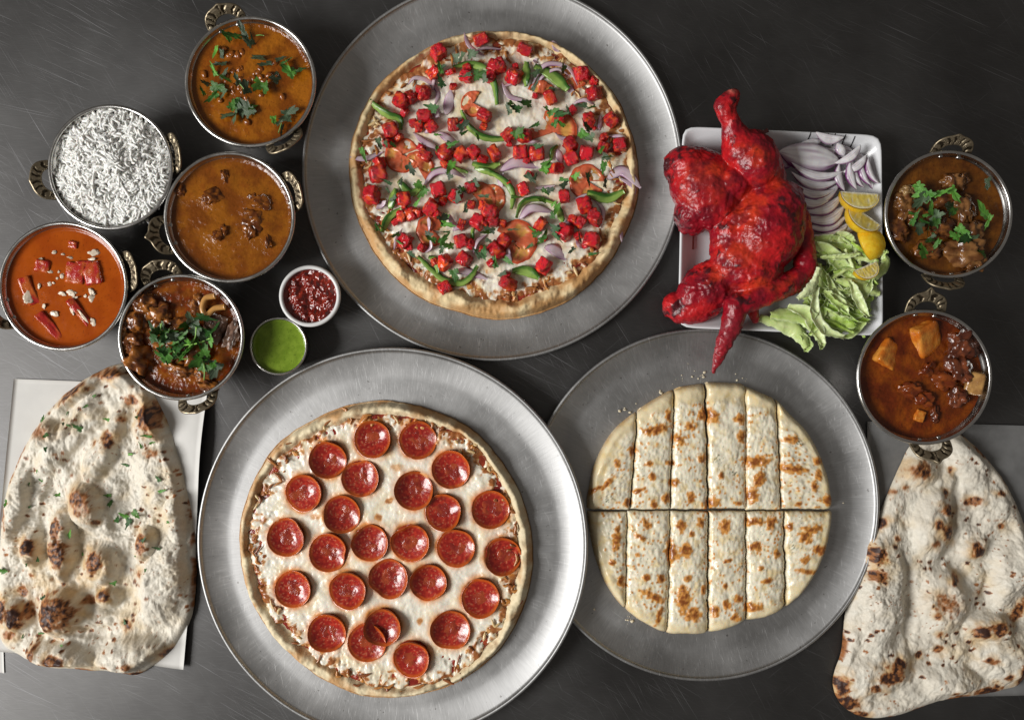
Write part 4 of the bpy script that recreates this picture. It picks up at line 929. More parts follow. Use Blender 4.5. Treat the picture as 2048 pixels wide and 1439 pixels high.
# ------------------------------------------------------------------ naan breads
def naan(label, pts, c0, bumps, valleys, chars, seed, zbase, N=250, amb=1.0, herbs=(), fleck=1.0, bh=1.2):
    cx, cy = c0; k = K(0.012)
    out = radial_outline(pts, cx, cy); x, y, Q, loop = disc_grid(N); th = np.arctan2(-y, x); u = np.hypot(x, y)
    R = out(th) * (1 + 0.006 * fbm(np.cos(th) * 9, np.sin(th) * 9, seed, 3, seed)); X, Y = cx + x * R, cy - y * R; d = R * (1 - u)
    z = 0.0065 * np.sqrt(np.clip(1 - ((16 - np.minimum(d, 16)) / 16) ** 2, 0.01, 1))
    z = z + 0.0035 * np.exp(-((d - 22) / 16) ** 2) * (0.7 + 0.8 * fbm(X * .012, Y * .012, 1, 2, seed))
    wx = X + 10 * fbm(X * .012, Y * .012, 0, 2, seed + 3); wy = Y + 10 * fbm(X * .012, Y * .012, 5, 2, seed + 4)
    def dome(lst):
        o = np.zeros_like(X)
        for bx, by, rx, ry, rot, h in lst:
            c, s = math.cos(math.radians(rot)), math.sin(math.radians(rot)); dx, dy = wx - bx, wy - by
            q = ((dx * c + dy * s) / rx) ** 2 + ((-dx * s + dy * c) / ry) ** 2
            o = np.maximum(o, h * (0.55 * np.sqrt(np.clip(1 - q, 0, 1)) + 0.45) * ss(1.7, 0.15, q))
        return o
    edge = ss(4, 26, d)
    z = z + edge * (bh * dome(bumps) - 0.9 * dome(valleys) + amb * (0.0034 * fbm(wx * .013, wy * .013, 0, 3, seed + 5) + 0.0018 * np.abs(fbm(X * .045, Y * .045, 2, 3, seed + 6))) + 0.00035 * fbm(X * .2, Y * .2, 0, 3, seed + 8))
    f1, f2, cid = worley(X * .035, Y * .035, seed)
    blis = np.clip(1 - f1 * 2.4, 0, 1) * (cid > 0.55); z = z + 0.0013 * np.sqrt(blis) * edge
    z = np.maximum(z, 0.0008)
    V = np.stack([(X - cx) * k, (cy - Y) * k, z], -1)
    V2, Q2 = skirt(V, Q, loop, [lambda b: b * np.array([1.001, 1.001, 0.4]), lambda b: b * np.array([0.985, 0.985, 0.0])])
    base = mix(np.array([0.68, 0.63, 0.53]), np.array([0.60, 0.45, 0.24]), ss(-0.1, 0.8, fbm(X * .014, Y * .014, 3, 4, seed + 11)) * 0.6)
    base = mix(base, np.array([0.70, 0.67, 0.58]), ss(0, .6, fbm(X * .03, Y * .03, 8, 3, seed + 12)) * 0.6)
    ch = spots(X, Y, chars, 0.45, 0.06, 0.45, seed + 13)
    fr = fbm(X * .13, Y * .13, 0, 4, seed + 14)
    ch = ch * (0.98 + 0.55 * fr)
    # small random toast spots on blisters and the rim
    g1, g2, gid = worley(X * .055 + 0.3 * fr, Y * .055, seed + 2)
    dots = ss(0.22, 0.08, g1 / (0.5 + gid)) * (gid > 0.48) * ss(-0.15, 0.35, fbm(X * .014, Y * .014, 5, 2, seed + 15)) * fleck
    h1, h2, hid = worley(X * .13, Y * .13, seed + 6)
    dots = np.maximum(dots, 0.65 * ss(0.26, 0.1, h1) * (hid > 0.72) * ss(0.0, 0.4, fbm(X * .018, Y * .018, 9, 2, seed + 16)) * fleck)
    rimb = ss(14, 0, d) * ss(0.0, 0.5, fbm(X * .02, Y * .02, 4, 3, seed + 17)) * 0.8
    tst = np.maximum(np.maximum(ch, dots * 0.95), rimb)
    halo = spots(X, Y, [(a, b, rx * 1.7, ry * 1.7, ro, v) for a, b, rx, ry, ro, v in chars], 0.6, 0.05, 0.1, seed + 13) * 0.75
    col = mix(base, np.array([0.56, 0.33, 0.11]), np.clip(halo * 1.3 + 0.4 * dots, 0, 1) * 0.8)
    col = mix(col, np.array([0.34, 0.13, 0.04]), ss(0.12, 0.60, tst + 0.12 * fr * (tst > .03)))
    col = mix(col, np.array([0.045, 0.018, 0.012]), ss(0.58, 1.08, tst + 0.35 * fr * (tst > .2)))
    sk = col[loop]; col = np.concatenate([col, mix(sk, np.array([0.42, 0.24, 0.1]), 0.5), mix(sk, np.array([0.30, 0.15, 0.06]), 0.7)])
    l = P(cx, cy, 0.012); l.z = zbase
    t = thing('naan_bread', label, 'naan', l)
    obj('bread', mesh('naan', V2, Q2, col), M['naan'], t)
    r = np.random.default_rng(seed)
    from_grid = lambda px, py: z[np.argmin((X - px) ** 2 + (Y - py) ** 2)]
    for px, py, s in herbs:
        leaf(t, (px - cx) * k, (cy - py) * k, from_grid(px, py) + 0.0006, s * 0.0031, r, 0.0, 0.12)
    return t
f3 = lambda x, y: (x / 1.948, 700 + y / 1.948)
def F3(l): return [(*f3(a, b), rx / 1.948, ry / 1.948, ro, v) for a, b, rx, ry, ro, v in l]
naan('herb speckled naan bread on white paper at the left', [(240, 726), (200, 738), (150, 766), (95, 813), (55, 868), (28, 920), (8, 970), (-3, 1020), (-9, 1080), (-12, 1150), (-12, 1220), (-5, 1288), (30, 1315), (80, 1338), (150, 1345), (220, 1348), (265, 1356), (300, 1336), (330, 1312), (355, 1280), (375, 1240), (384, 1190), (386, 1130), (382, 1060), (378, 1000), (368, 940), (350, 890), (330, 845), (305, 800), (285, 762), (262, 736)], (190, 1060),
     F3([(335, 600, 72, 105, -10, .011), (245, 750, 48, 150, 5, .009), (122, 775, 48, 70, 0, .008), (390, 825, 75, 80, 0, .010), (240, 1015, 95, 95, 0, .013), (562, 750, 42, 66, 0, .008), (590, 275, 70, 90, 20, .008), (230, 1190, 140, 60, 8, .009), (510, 1190, 150, 75, -8, .010), (640, 900, 85, 180, 12, .008), (620, 480, 110, 110, 0, .006), (180, 330, 70, 60, 0, .007), (270, 330, 55, 210, 38, .006), (400, 400, 50, 190, 25, .007), (690, 650, 45, 130, 4, .006), (60, 600, 40, 140, 20, .006), (280, 170, 130, 45, -30, .006), (470, 90, 70, 50, 0, .006), (60, 1030, 50, 60, 0, .007), (420, 960, 46, 46, 0, .006)]),
     F3([(330, 270, 120, 30, -50, .004), (170, 640, 30, 130, 15, .005), (470, 640, 40, 90, 10, .005), (330, 1090, 140, 28, 5, .005), (480, 990, 80, 60, 0, .004), (150, 480, 40, 90, 30, .004)]),
     F3([(440, 95, 44, 26, -10, 1), (390, 85, 60, 30, -15, .6), (280, 162, 75, 28, -30, .95), (590, 262, 44, 62, -15, 1), (435, 342, 24, 40, 0, .95), (335, 580, 52, 60, 0, .72), (310, 570, 22, 30, 0, .9), (235, 690, 30, 50, 0, .85), (240, 780, 40, 60, 0, .9), (120, 765, 33, 32, 0, 1.15), (385, 815, 44, 50, 0, .9), (385, 790, 26, 20, 0, 1), (560, 748, 26, 44, 0, .8), (410, 950, 28, 25, 0, 1.2), (235, 1005, 80, 72, 0, .95), (220, 990, 48, 40, 0, 1.2), (65, 1032, 30, 46, 0, 1.3), (10, 1020, 32, 46, 0, 1.3), (110, 1010, 22, 34, 0, .8), (85, 940, 26, 24, 0, .8), (235, 1195, 42, 28, 15, .85), (145, 1175, 18, 46, 10, .75), (485, 1070, 22, 20, 0, .7), (645, 1190, 22, 30, 40, 1), (510, 1268, 36, 12, 0, 1), (165, 315, 54, 32, 0, .55), (30, 1110, 30, 20, 0, .8), (430, 1225, 20, 14, 0, .7), (520, 1215, 18, 14, 0, .8), (540, 870, 16, 20, 0, .6), (120, 878, 14, 10, 0, .8), (30, 495, 14, 26, 0, .7), (20, 690, 20, 30, 0, .5), (385, 665, 14, 12, 0, .7), (510, 195, 30, 24, 0, .7), (480, 270, 18, 14, 0, .6), (375, 360, 12, 12, 0, .7), (600, 400, 40, 20, 0, .45), (730, 640, 12, 60, 0, .4), (350, 970, 30, 20, 0, .6)]),
     71, 0.0020, bh=1.75, amb=1.25, herbs=[(*f3(a, b), s) for a, b, s in [(160, 275, 1.6), (255, 285, 1), (275, 290, 1.1), (318, 305, 1.5), (430, 270, 1.1), (205, 325, .8), (195, 378, .9), (545, 258, 1), (600, 330, 1.4), (605, 355, 1.5), (555, 375, 1), (505, 405, 1.2), (490, 450, 1.1), (155, 512, 1.3), (147, 468, .9), (635, 500, 1.7), (638, 545, 1.5), (425, 565, 1.5), (428, 600, 1.2), (450, 665, 1.5), (485, 650, 1.6), (520, 635, 1.7), (500, 665, 1.4), (282, 718, 1.5), (575, 733, 1.4), (627, 768, 1.6), (582, 845, .8), (316, 800, .9), (125, 822, .9), (12, 865, 1.6), (445, 905, 1.5), (180, 960, 1.4), (150, 1105, 1.2), (255, 1140, 1.2), (85, 1118, .9), (25, 590, 1.1), (110, 525, 1), (110, 612, .9), (480, 1065, 1), (665, 663, .7), (540, 795, .8), (155, 815, .8), (222, 565, .9), (368, 180, .9), (260, 243, .9), (345, 215, .9)]])
f4 = lambda x, y: (1640 + x / 2.402, 840 + y / 2.402)
def F4(l): return [(*f4(a, b), rx / 2.402, ry / 2.402, ro, v) for a, b, rx, ry, ro, v in l]
naan('plain blistered naan bread on grey paper at the right', [(1927, 865), (1973, 907), (2015, 961), (2040, 1006), (2066, 1080), (2085, 1190), (2080, 1300), (2052, 1368), (2015, 1385), (1956, 1396), (1890, 1406), (1840, 1424), (1798, 1437), (1755, 1442), (1718, 1434), (1686, 1410), (1674, 1375), (1677, 1346), (1690, 1306), (1693, 1270), (1702, 1204), (1715, 1160), (1730, 1106), (1741, 1072), (1765, 1031), (1783, 990), (1807, 936), (1823, 902), (1850, 870), (1888, 850)], (1880, 1190),
     F4([(545, 490, 105, 170, 8, .011), (310, 860, 105, 330, 8, .009), (290, 1210, 170, 110, -35, .008), (600, 870, 130, 170, 0, .009), (810, 1000, 120, 70, -12, .010), (920, 720, 90, 190, 10, .009), (750, 620, 60, 60, 0, .006), (265, 660, 55, 100, 5, .007), (900, 1150, 150, 130, 0, .007), (640, 1250, 140, 70, 0, .007), (480, 250, 80, 80, 0, .007), (720, 200, 80, 130, -35, .006), (820, 400, 80, 120, 0, .005)]),
     F4([(425, 850, 34, 260, -4, .006), (680, 720, 50, 80, 0, .005), (660, 400, 30, 150, 5, .005), (820, 830, 50, 130, 15, .004), (500, 1150, 110, 40, -20, .005), (1000, 1050, 80, 60, 0, .003)]),
     F4([(470, 240, 56, 48, 10, .9), (505, 240, 20, 24, 0, 1.1), (295, 500, 48, 20, -30, 1), (250, 545, 22, 44, 15, 1), (265, 640, 42, 44, 0, 1.1), (265, 738, 42, 34, 0, 1), (172, 805, 14, 40, 15, 1.2), (595, 428, 42, 30, 0, .95), (595, 535, 42, 44, 0, 1.1), (545, 490, 24, 24, 0, .85), (540, 588, 24, 22, 0, .75), (600, 345, 18, 20, 0, .8), (745, 625, 34, 36, 0, 1.05), (340, 1215, 80, 44, -35, 1), (375, 1165, 28, 30, 0, 1.1), (260, 1280, 30, 24, 0, .8), (768, 1010, 38, 38, 0, 1.2), (845, 990, 42, 36, -15, 1.05), (955, 920, 26, 70, 25, .9), (108, 1285, 32, 66, -5, 1.4), (140, 1370, 60, 44, 35, 1.05), (200, 1420, 40, 20, 10, 1), (488, 1132, 18, 18, 0, 1.1), (640, 1305, 18, 16, 0, .9), (680, 1330, 24, 14, 0, .9), (820, 1305, 76, 30, -10, .9), (970, 1220, 26, 60, 0, 1.1), (735, 390, 54, 22, -10, .8), (870, 350, 32, 16, 0, .8), (705, 75, 24, 12, 30, 1.1), (640, 760, 26, 36, 0, .9), (528, 882, 7, 14, 0, 1.3), (600, 880, 80, 60, 0, .45), (630, 240, 14, 20, 0, .9), (775, 830, 26, 20, 0, .55), (870, 510, 16, 20, 0, .8), (905, 1230, 24, 24, 0, .75), (575, 1100, 30, 26, 0, .7), (550, 930, 18, 22, 0, .8), (810, 1150, 34, 20, 0, .6), (780, 150, 40, 16, 35, .7), (900, 280, 14, 40, -25, .7), (360, 345, 18, 14, 0, .6), (415, 325, 20, 14, 0, .5), (375, 570, 20, 16, 0, .75), (355, 605, 12, 10, 0, .8), (575, 1030, 20, 20, 0, .7)]),
     91, 0.0022, fleck=1.2)

# ------------------------------------------------------------------ curries
def chunk(t, name, x, y, z, rx, ry, rz, rot, c0, c1, seed, mat='meat', lump=0.45, freq=1.4, sub=4):
    V, F = ICO[sub]
    n = fbm(V[:, 0] * freq, V[:, 1] * freq, V[:, 2] * freq, 4, seed); n2 = fbm(V[:, 0] * freq * 3, V[:, 1] * freq * 3, V[:, 2] * freq * 3, 3, seed + 2)
    W_ = V * (1 + lump * n + 0.10 * n2)[:, None] * np.array([rx, ry, rz])
    col = mix(np.asarray(c0), np.asarray(c1), ss(-0.35, 0.45, fbm(V[:, 0] * 1.8, V[:, 1] * 1.8, V[:, 2] * 1.8, 3, seed + 5)))
    r = np.random.default_rng(seed)
    return obj(name, mesh(name, W_, F, col), M[mat], t, (x, y, z), (r.normal() * .25, r.normal() * .25, -math.radians(rot)))
def block(t, name, x, y, z, half, rot, c0, c1, seed, mat='meat', rnd=0.25, nz=0.0006, tilt=(0, 0), freq=1.6):
    V, F = rbox(7, half, rnd, nz, seed, freq)
    q = V / np.max(half)
    col = mix(np.asarray(c0), np.asarray(c1), ss(-0.3, 0.45, fbm(q[:, 0] * 1.6, q[:, 1] * 1.6, q[:, 2] * 1.6, 3, seed + 5)))
    return obj(name, mesh(name, V, F, col), M[mat], t, (x, y, z), (tilt[0], tilt[1], -math.radians(rot)))
def curry(key, name, label, depth, gravycols, seed, amp=0.0008, fq=.03, bumpsl=(), mat='gravy', oil=None, fine=1.0):
    px, py, r = BW[key]; R = r * K(BH); zg = BH - depth
    b = P(px, py, BH); t = thing(name, label, 'curry', (b.x, b.y, zg + 0.0002))
    Rg = inner_r(R, zg) + 0.0004
    x, y, Q, loop = disc_grid(120); u = np.hypot(x, y); X, Y = x * Rg, y * Rg; k = K(zg)
    IX, IY = X / k, -Y / k              # image pixel offsets from the bowl centre
    z = amp * fbm(IX * fq, IY * fq, 0, 4, seed) * ss(1.0, 0.85, u) + 0.0012 * ss(0.94, 1.0, u) + 0.25 * amp * fine * fbm(IX * fq * 5, IY * fq * 5, 0, 3, seed + 3)
    for bx, by, br, bh in bumpsl: z = z + bh * np.exp(-((IX - bx) ** 2 + (IY - by) ** 2) / br ** 2)
    c0, c1, c2 = [np.asarray(c) for c in gravycols]
    n = fbm(IX * .022, IY * .022, 2, 4, seed + 7)
    col = mix(mix(c0, c1, ss(-.5, .4, n)), c2, ss(0.1, .7, fbm(IX * .05, IY * .05, 6, 4, seed + 9)) * 0.7)
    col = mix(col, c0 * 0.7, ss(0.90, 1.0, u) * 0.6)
    if oil is not None: col = mix(col, np.asarray(oil), ss(0.15, .4, fbm(IX * .09, IY * .09, 2, 3, seed + 11)) * 0.55)
    spk = ss(.55, .7, fbm(IX * .3, IY * .3, 5, 2, seed + 13)); col = mix(col, c0 * 0.35, spk * 0.6)
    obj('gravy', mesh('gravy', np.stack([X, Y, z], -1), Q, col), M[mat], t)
    bx0 = P(px, py, BH)
    def L(ix, iy, dz=0.0):
        q = P(ix, iy, zg + dz); return (q.x - bx0.x, q.y - bx0.y, dz)
    return t, L, k
def herbs_at(t, L, pts, r, size=0.0065, dz=0.002, pale=0.4, tilt=0.35):
    for p in pts: leaf(t, *L(p[0], p[1], dz + r.uniform(0, 0.0025)), size * (p[2] if len(p) > 2 else 1), r, pale, tilt)
g1_ = lambda x, y: (x / 3, y / 3); g2_ = lambda x, y: (x / 3, 400 + y / 3); g3_ = lambda x, y: (1700 + x / 2.115, 240 + y / 2.115)

# lentil curry
r_ = np.random.default_rng(31)
t, L, k = curry('dal', 'lentil_curry', 'golden brown lentil curry with scattered herb leaves in the top left bowl', 0.0075,
    (np.array([0.17, 0.044, 0.003]), np.array([0.31, 0.100, 0.006]), np.array([0.24, 0.060, 0.004])), 3, 0.0007, .03,
    [(-30, -20, 60, .0022), (0, 30, 50, .0018), (10, -60, 30, .0012)])
for i in range(70):
    a = r_.uniform(0, 6.28); q = abs(r_.normal()) * 42; px, py = 490 + q * math.cos(a), 168 + q * 1.15 * math.sin(a)
    chunk(t, 'bean', *L(px, py, 0.0008 + r_.uniform(-0.0006, 0.0010)), 0.0042, 0.0030, 0.0022, r_.uniform(0, 180), (0.17, 0.042, 0.005), (0.28, 0.085, 0.008), i, 'meat', 0.2, 1.0, 2)
herbs_at(t, L, [g1_(*p) for p in [(1450, 180), (1470, 210), (1370, 230), (1420, 220), (1500, 260), (1520, 255), (1300, 295), (1330, 315), (1340, 385), (1530, 345), (1570, 365), (1610, 385), (1670, 360), (1700, 380), (1740, 410), (1750, 440), (1810, 420), (1340, 460), (1370, 480), (1240, 500), (1220, 560), (1290, 520), (1290, 570), (1350, 550), (1430, 490), (1480, 540), (1560, 500), (1590, 515), (1650, 480), (1390, 640), (1430, 620), (1460, 670), (1420, 680), (1520, 640), (1500, 670), (1350, 700), (1640, 710), (1670, 740), (1720, 680), (1730, 710), (1690, 765), (1290, 435)]], r_, 0.0072, 0.0028, 0.5)
for p, q in [((1430, 495), (1480, 560)), ((1535, 215), (1585, 215)), ((1300, 510), (1350, 508)), ((1690, 740), (1670, 800))]:
    a, b = L(*g1_(*p), .0038), L(*g1_(*q), .0036); stem(t, [np.array(a), (np.array(a) + np.array(b)) / 2 + np.array([.0004, .0004, .0006]), np.array(b)])

# brown meat curry
t, L, k = curry('lamb', 'meat_curry', 'smooth brown curry with dark meat pieces breaking the surface', 0.0075,
    (np.array([0.16, 0.042, 0.004]), np.array([0.26, 0.084, 0.006]), np.array([0.21, 0.056, 0.005])), 13, 0.0006, .025,
    [(-38, -45, 24, .0022), (60, 15, 34, .003), (-20, 34, 22, .0018), (-5, -80, 18, .002), (52, -28, 30, .002)], fine=0.7)
for i, (x, y, rx, ry, rz, ro) in enumerate([(1355, 1060, 26, 44, 20, -20), (1290, 1175, 62, 46, 26, -20), (1245, 1200, 30, 34, 22, 0), (1575, 1205, 62, 50, 26, 20), (1520, 1185, 30, 24, 18, 0), (1540, 1330, 74, 62, 34, 20), (1490, 1395, 50, 46, 26, 0), (1610, 1440, 22, 56, 20, -10), (1310, 1405, 40, 38, 22, 0), (1345, 1380, 30, 40, 18, 0), (1090, 1130, 34, 50, 14, 20)]):
    chunk(t, 'meat_piece', *L(*g1_(x, y), 0.0006), rx / 3 * k, ry / 3 * k, rz / 3 * k, ro, (0.09, 0.022, 0.004), (0.23, 0.070, 0.007), 130 + i, 'meat', 0.45, 1.15)

# orange creamy curry
t, L, k = curry('tikka', 'paneer_curry', 'smooth orange curry with red paneer pieces and drops of cream', 0.0070,
    (np.array([0.30, 0.050, 0.003]), np.array([0.36, 0.068, 0.004]), np.array([0.33, 0.059, 0.003])), 23, 0.0003, .02, [(10, 10, 60, .0008)], 'gravysmooth', fine=0.3)
for i, (x, y, a, b, h, ro, tl) in enumerate([(440, 268, 24, 20, 8, 10, .2), (257, 395, 42, 36, 12, 10, .3), (455, 440, 56, 62, 12, 8, .1), (555, 440, 50, 68, 12, -12, -.1), (175, 545, 34, 86, 10, -22, .3), (300, 752, 26, 96, 12, -42, .5), (480, 672, 22, 94, 12, -38, .5), (505, 395, 46, 30, 10, 0, .1)]):
    block(t, 'paneer_piece', *L(*g2_(x, y), 0.0006), (a / 3 * k, b / 3 * k, h / 3 * k), ro, (0.40, 0.022, 0.018), (0.46, 0.10, 0.016), 230 + i, 'meat', 0.5, 0.0010, (tl * .3, tl * .4))
CREAM = np.array([0.74, 0.62, 0.48])
for i, (x, y, a, b, ro) in enumerate([(325, 312, 13, 11, 0), (380, 325, 11, 7, 0), (570, 318, 30, 18, 0), (430, 345, 20, 8, 8), (375, 455, 12, 16, 0), (300, 502, 12, 13, 0), (322, 498, 10, 8, 0), (428, 556, 27, 18, 15), (374, 566, 24, 16, 10), (545, 550, 28, 22, 30), (556, 590, 18, 26, 30), (235, 515, 10, 16, 0), (308, 430, 18, 9, -10), (345, 470, 8, 9, 0), (550, 354, 26, 9, 0), (170, 585, 26, 36, 10), (240, 362, 20, 14, -40), (262, 640, 22, 12, -40), (513, 578, 10, 10, 0), (440, 590, 34, 7, -15), (355, 430, 6, 9, 0), (560, 730, 16, 24, 0), (430, 665, 30, 20, 20), (325, 685, 26, 18, 0), (500, 700, 8, 50, -38)]):
    chunk(t, 'cream_drop', *L(*g2_(x, y), 0.0006 if i not in (15, 24) else 0.0028), a / 3 * k, b / 3 * k, 0.0005, ro, CREAM, CREAM * 0.85, 260 + i, 'gravysmooth', 0.6, 1.3, 3)

# goat curry with garnish
t, L, k = curry('goat', 'meat_curry', 'chunky brown curry with meat and a pile of green leaves', 0.0105,
    (np.array([0.10, 0.019, 0.003]), np.array([0.26, 0.074, 0.007]), np.array([0.18, 0.040, 0.004])), 33, 0.0008, .03, [(-20, 0, 70, .002)], oil=(0.19, 0.026, 0.004))
for i, (x, y, rx, ry, rz, ro) in enumerate([(880, 640, 66, 74, 48, -20), (830, 740, 60, 70, 44, 0), (800, 850, 62, 58, 44, 0), (850, 960, 100, 74, 52, 20), (960, 700, 70, 80, 40, 30), (1080, 760, 80, 60, 46, 0), (1190, 640, 52, 60, 36, 0), (1290, 770, 70, 84, 52, 0), (1390, 810, 40, 84, 44, 12), (1080, 1010, 90, 46, 40, 15), (1240, 1040, 70, 52, 40, 0), (1000, 880, 90, 70, 50, 0), (1180, 900, 90, 80, 48, 0), (1250, 1110, 60, 34, 30, 20)]):
    pal = ((0.10, 0.03, 0.010), (0.34, 0.12, 0.022)) if i not in (7, 8) else ((0.13, 0.075, 0.055), (0.28, 0.16, 0.11))
    chunk(t, 'meat_piece', *L(*g2_(x, y), 0.002), rx / 3 * k, ry / 3 * k, rz / 3 * k, ro, *pal, 330 + i, 'meat', 0.5, 1.5)
V, F, T, A = sweep([np.array(L(*g2_(*p), .010)) for p in [(1350, 640), (1290, 650), (1240, 690), (1215, 650), (1235, 590), (1290, 575)]], lambda s: 0.0028 + 0 * s, [(math.cos(a), 0.0028 * math.sin(a)) for a in np.linspace(0, 6.28, 9)[:-1]], 40)
obj('onion_ring', mesh('onion_ring', V, F, np.array([0.50, 0.25, 0.07])), M['veg'], t)
herbs_at(t, L, [g2_(*p) for p in [(950, 790), (980, 760), (930, 830), (970, 840), (1010, 800), (1040, 790), (1020, 830), (1060, 840), (1090, 830), (1080, 870), (980, 900), (990, 950), (1000, 920), (1060, 900), (1090, 930), (1120, 910), (1150, 720), (1170, 750), (1120, 750), (1200, 700), (1180, 790), (1150, 850), (1160, 880), (1200, 880), (1230, 920), (1210, 950), (1190, 940), (1240, 960), (1280, 980), (1300, 1000), (1250, 800), (1270, 840), (1230, 780), (1220, 1000), (1040, 870), (1130, 870)]], r_, 0.0095, 0.0115, 0.22, 0.5)
for pts in [[(1180, 760), (1170, 830), (1130, 890)], [(1220, 960), (1228, 1020), (1225, 1080)], [(1040, 900), (1080, 950), (1130, 950)], [(970, 740), (960, 800)], [(1100, 870), (1180, 860), (1260, 830)]]:
    stem(t, [np.array(L(*g2_(*p), .0145)) for p in pts], 0.0009, (0.22, 0.42, 0.08))

# dark chicken curry
t, L, k = curry('chick', 'chicken_curry', 'dark brown chicken curry with green leaves in the right bowl', 0.0085,
    (np.array([0.075, 0.022, 0.003]), np.array([0.16, 0.055, 0.006]), np.array([0.12, 0.036, 0.004])), 43, 0.0006, .03, [(-20, 10, 60, .0015)], oil=(0.11, 0.035, 0.004))
for i, (x, y, rx, ry, rz, ro, pal) in enumerate([(430, 265, 50, 42, 30, 0, 1), (480, 250, 34, 24, 20, 0, 1), (475, 380, 42, 70, 30, -15, 1), (400, 335, 60, 42, 30, 0, 0), (245, 298, 34, 26, 22, -10, 2), (225, 345, 40, 40, 22, 0, 1), (245, 385, 34, 46, 22, 30, 1), (500, 480, 56, 50, 34, 0, 1), (470, 560, 74, 58, 34, 0, 1), (530, 590, 44, 40, 26, 0, 1), (330, 545, 54, 40, 26, 0, 0), (200, 460, 40, 60, 20, 0, 0), (380, 440, 60, 60, 28, 0, 0), (300, 420, 60, 50, 28, 0, 0)]):
    cc = [((0.07, 0.022, 0.008), (0.22, 0.08, 0.018)), ((0.10, 0.035, 0.010), (0.24, 0.11, 0.035)), ((0.26, 0.15, 0.06), (0.38, 0.24, 0.10))][pal]
    chunk(t, 'chicken_piece', *L(*g3_(x, y), 0.001), rx / 2.115 * k, ry / 2.115 * k, rz / 2.115 * k, ro, *cc, 430 + i, 'meat', 0.5, 1.5)
herbs_at(t, L, [g3_(*p) for p in [(290, 280), (300, 310), (280, 345), (310, 330), (330, 320), (370, 315), (255, 395), (265, 430), (290, 450), (320, 400), (300, 425), (340, 390), (330, 440), (360, 430), (370, 400), (350, 490), (340, 510), (370, 515), (430, 300), (420, 375), (435, 380), (465, 460), (490, 500), (450, 495), (515, 495), (582, 262), (570, 400), (590, 415), (555, 560), (310, 550), (290, 535)]], r_, 0.0078, 0.0085, 0.2, 0.45)

# red potato curry
t, L, k = curry('potato', 'potato_curry', 'red brown curry with pale potato chunks in the lower right bowl', 0.0095,
    (np.array([0.10, 0.016, 0.003]), np.array([0.22, 0.050, 0.004]), np.array([0.17, 0.031, 0.003])), 53, 0.0010, .035, [(-10, 20, 60, .0025), (30, 0, 50, .0015)], oil=(0.15, 0.024, 0.004))
PT = ((0.50, 0.13, 0.012), (0.62, 0.25, 0.04))
block(t, 'potato_chunk', *L(*g3_(320, 925), 0.000), (56 / 2.115 * k, 66 / 2.115 * k, 28 / 2.115 * k), -25, *PT, 501, 'meat', 0.3, 0.001, (.35, .25))
block(t, 'potato_chunk', *L(*g3_(158, 990), -0.002), (50 / 2.115 * k, 54 / 2.115 * k, 24 / 2.115 * k), 33, *PT, 502, 'meat', 0.25, 0.001, (-.2, .35))
block(t, 'potato_chunk', *L(*g3_(525, 1110), 0.003), (36 / 2.115 * k, 48 / 2.115 * k, 34 / 2.115 * k), 10, (0.3, 0.15, 0.05), (0.45, 0.25, 0.08), 503, 'meat', 0.3, 0.001, (.2, -.4))
block(t, 'potato_chunk', *L(*g3_(292, 1250), 0.001), (20 / 2.115 * k, 24 / 2.115 * k, 14 / 2.115 * k), 20, *PT, 504, 'meat', 0.3, 0.0006)
for i, (x, y, rx, ry, rz, ro) in enumerate([(465, 960, 54, 70, 44, 10), (455, 1040, 50, 70, 40, -8), (455, 1170, 42, 44, 30, 0), (355, 1245, 18, 34, 16, 0), (250, 1150, 60, 44, 20, 0), (380, 1095, 60, 40, 22, 10), (300, 1180, 44, 34, 16, 0), (330, 1060, 50, 34, 16, 0)]):
    pal = ((0.07, 0.018, 0.009), (0.19, 0.05, 0.018)) if i < 4 else ((0.13, 0.022, 0.005), (0.22, 0.050, 0.008))
    chunk(t, 'meat_piece' if i < 4 else 'gravy_lump', *L(*g3_(x, y), 0.001), rx / 2.115 * k, ry / 2.115 * k, rz / 2.115 * k, ro, *pal, 530 + i, 'meat', 0.5, 1.6)

# ------------------------------------------------------------------ dips
def dip(name, label, cat, px, py, R, base, depth, cols, seed, amp, mat, fq):
    zg = CUPH - depth; b = P(px, py, CUPH)
    Rg = R * (base + (0.965 - base) * (zg - 0.002) / (CUPH - 0.004)) - 0.0008
    x, y, Q, loop = disc_grid(110); X, Y = x * Rg, y * Rg; u = np.hypot(x, y)
    IX, IY = X / S, -Y / S
    f1, f2, cid = worley(IX * .09, IY * .09, seed)
    z = amp * (fbm(IX * fq, IY * fq, 0, 3, seed) + 0.6 * np.clip(1 - f1 * 1.3, 0, 1) * cid) * ss(1.02, 0.8, u) + 0.0008 * ss(.93, 1, u)
    c0, c1, c2 = [np.asarray(c) for c in cols]
    col = mix(c0, c1, ss(-.4, .5, fbm(IX * .06, IY * .06, 2, 3, seed + 1)))
    col = mix(col, c2, ss(.5, .62, fbm(IX * .45, IY * .45, 0, 2, seed + 2)) * 0.7)
    tag(obj(name, mesh(name, np.stack([X, Y, z], -1), Q, col), M[mat], None, (b.x, b.y, zg + 0.0002)), label, cat)
dip('tomato_salsa', 'chunky dark red salsa filling the white cup', 'salsa', 619, 591.5, RC1, 0.74, 0.0055, ((0.14, 0.008, 0.005), (0.25, 0.020, 0.009), (0.34, 0.08, 0.03)), 61, 0.0032, 'sauce', .05)
dip('green_chutney', 'smooth green herb chutney filling the steel cup', 'chutney', 556.5, 692, RC2, 0.80, 0.0050, ((0.16, 0.25, 0.022), (0.20, 0.30, 0.030), (0.06, 0.11, 0.012)), 63, 0.0003, 'gravysmooth', .03)

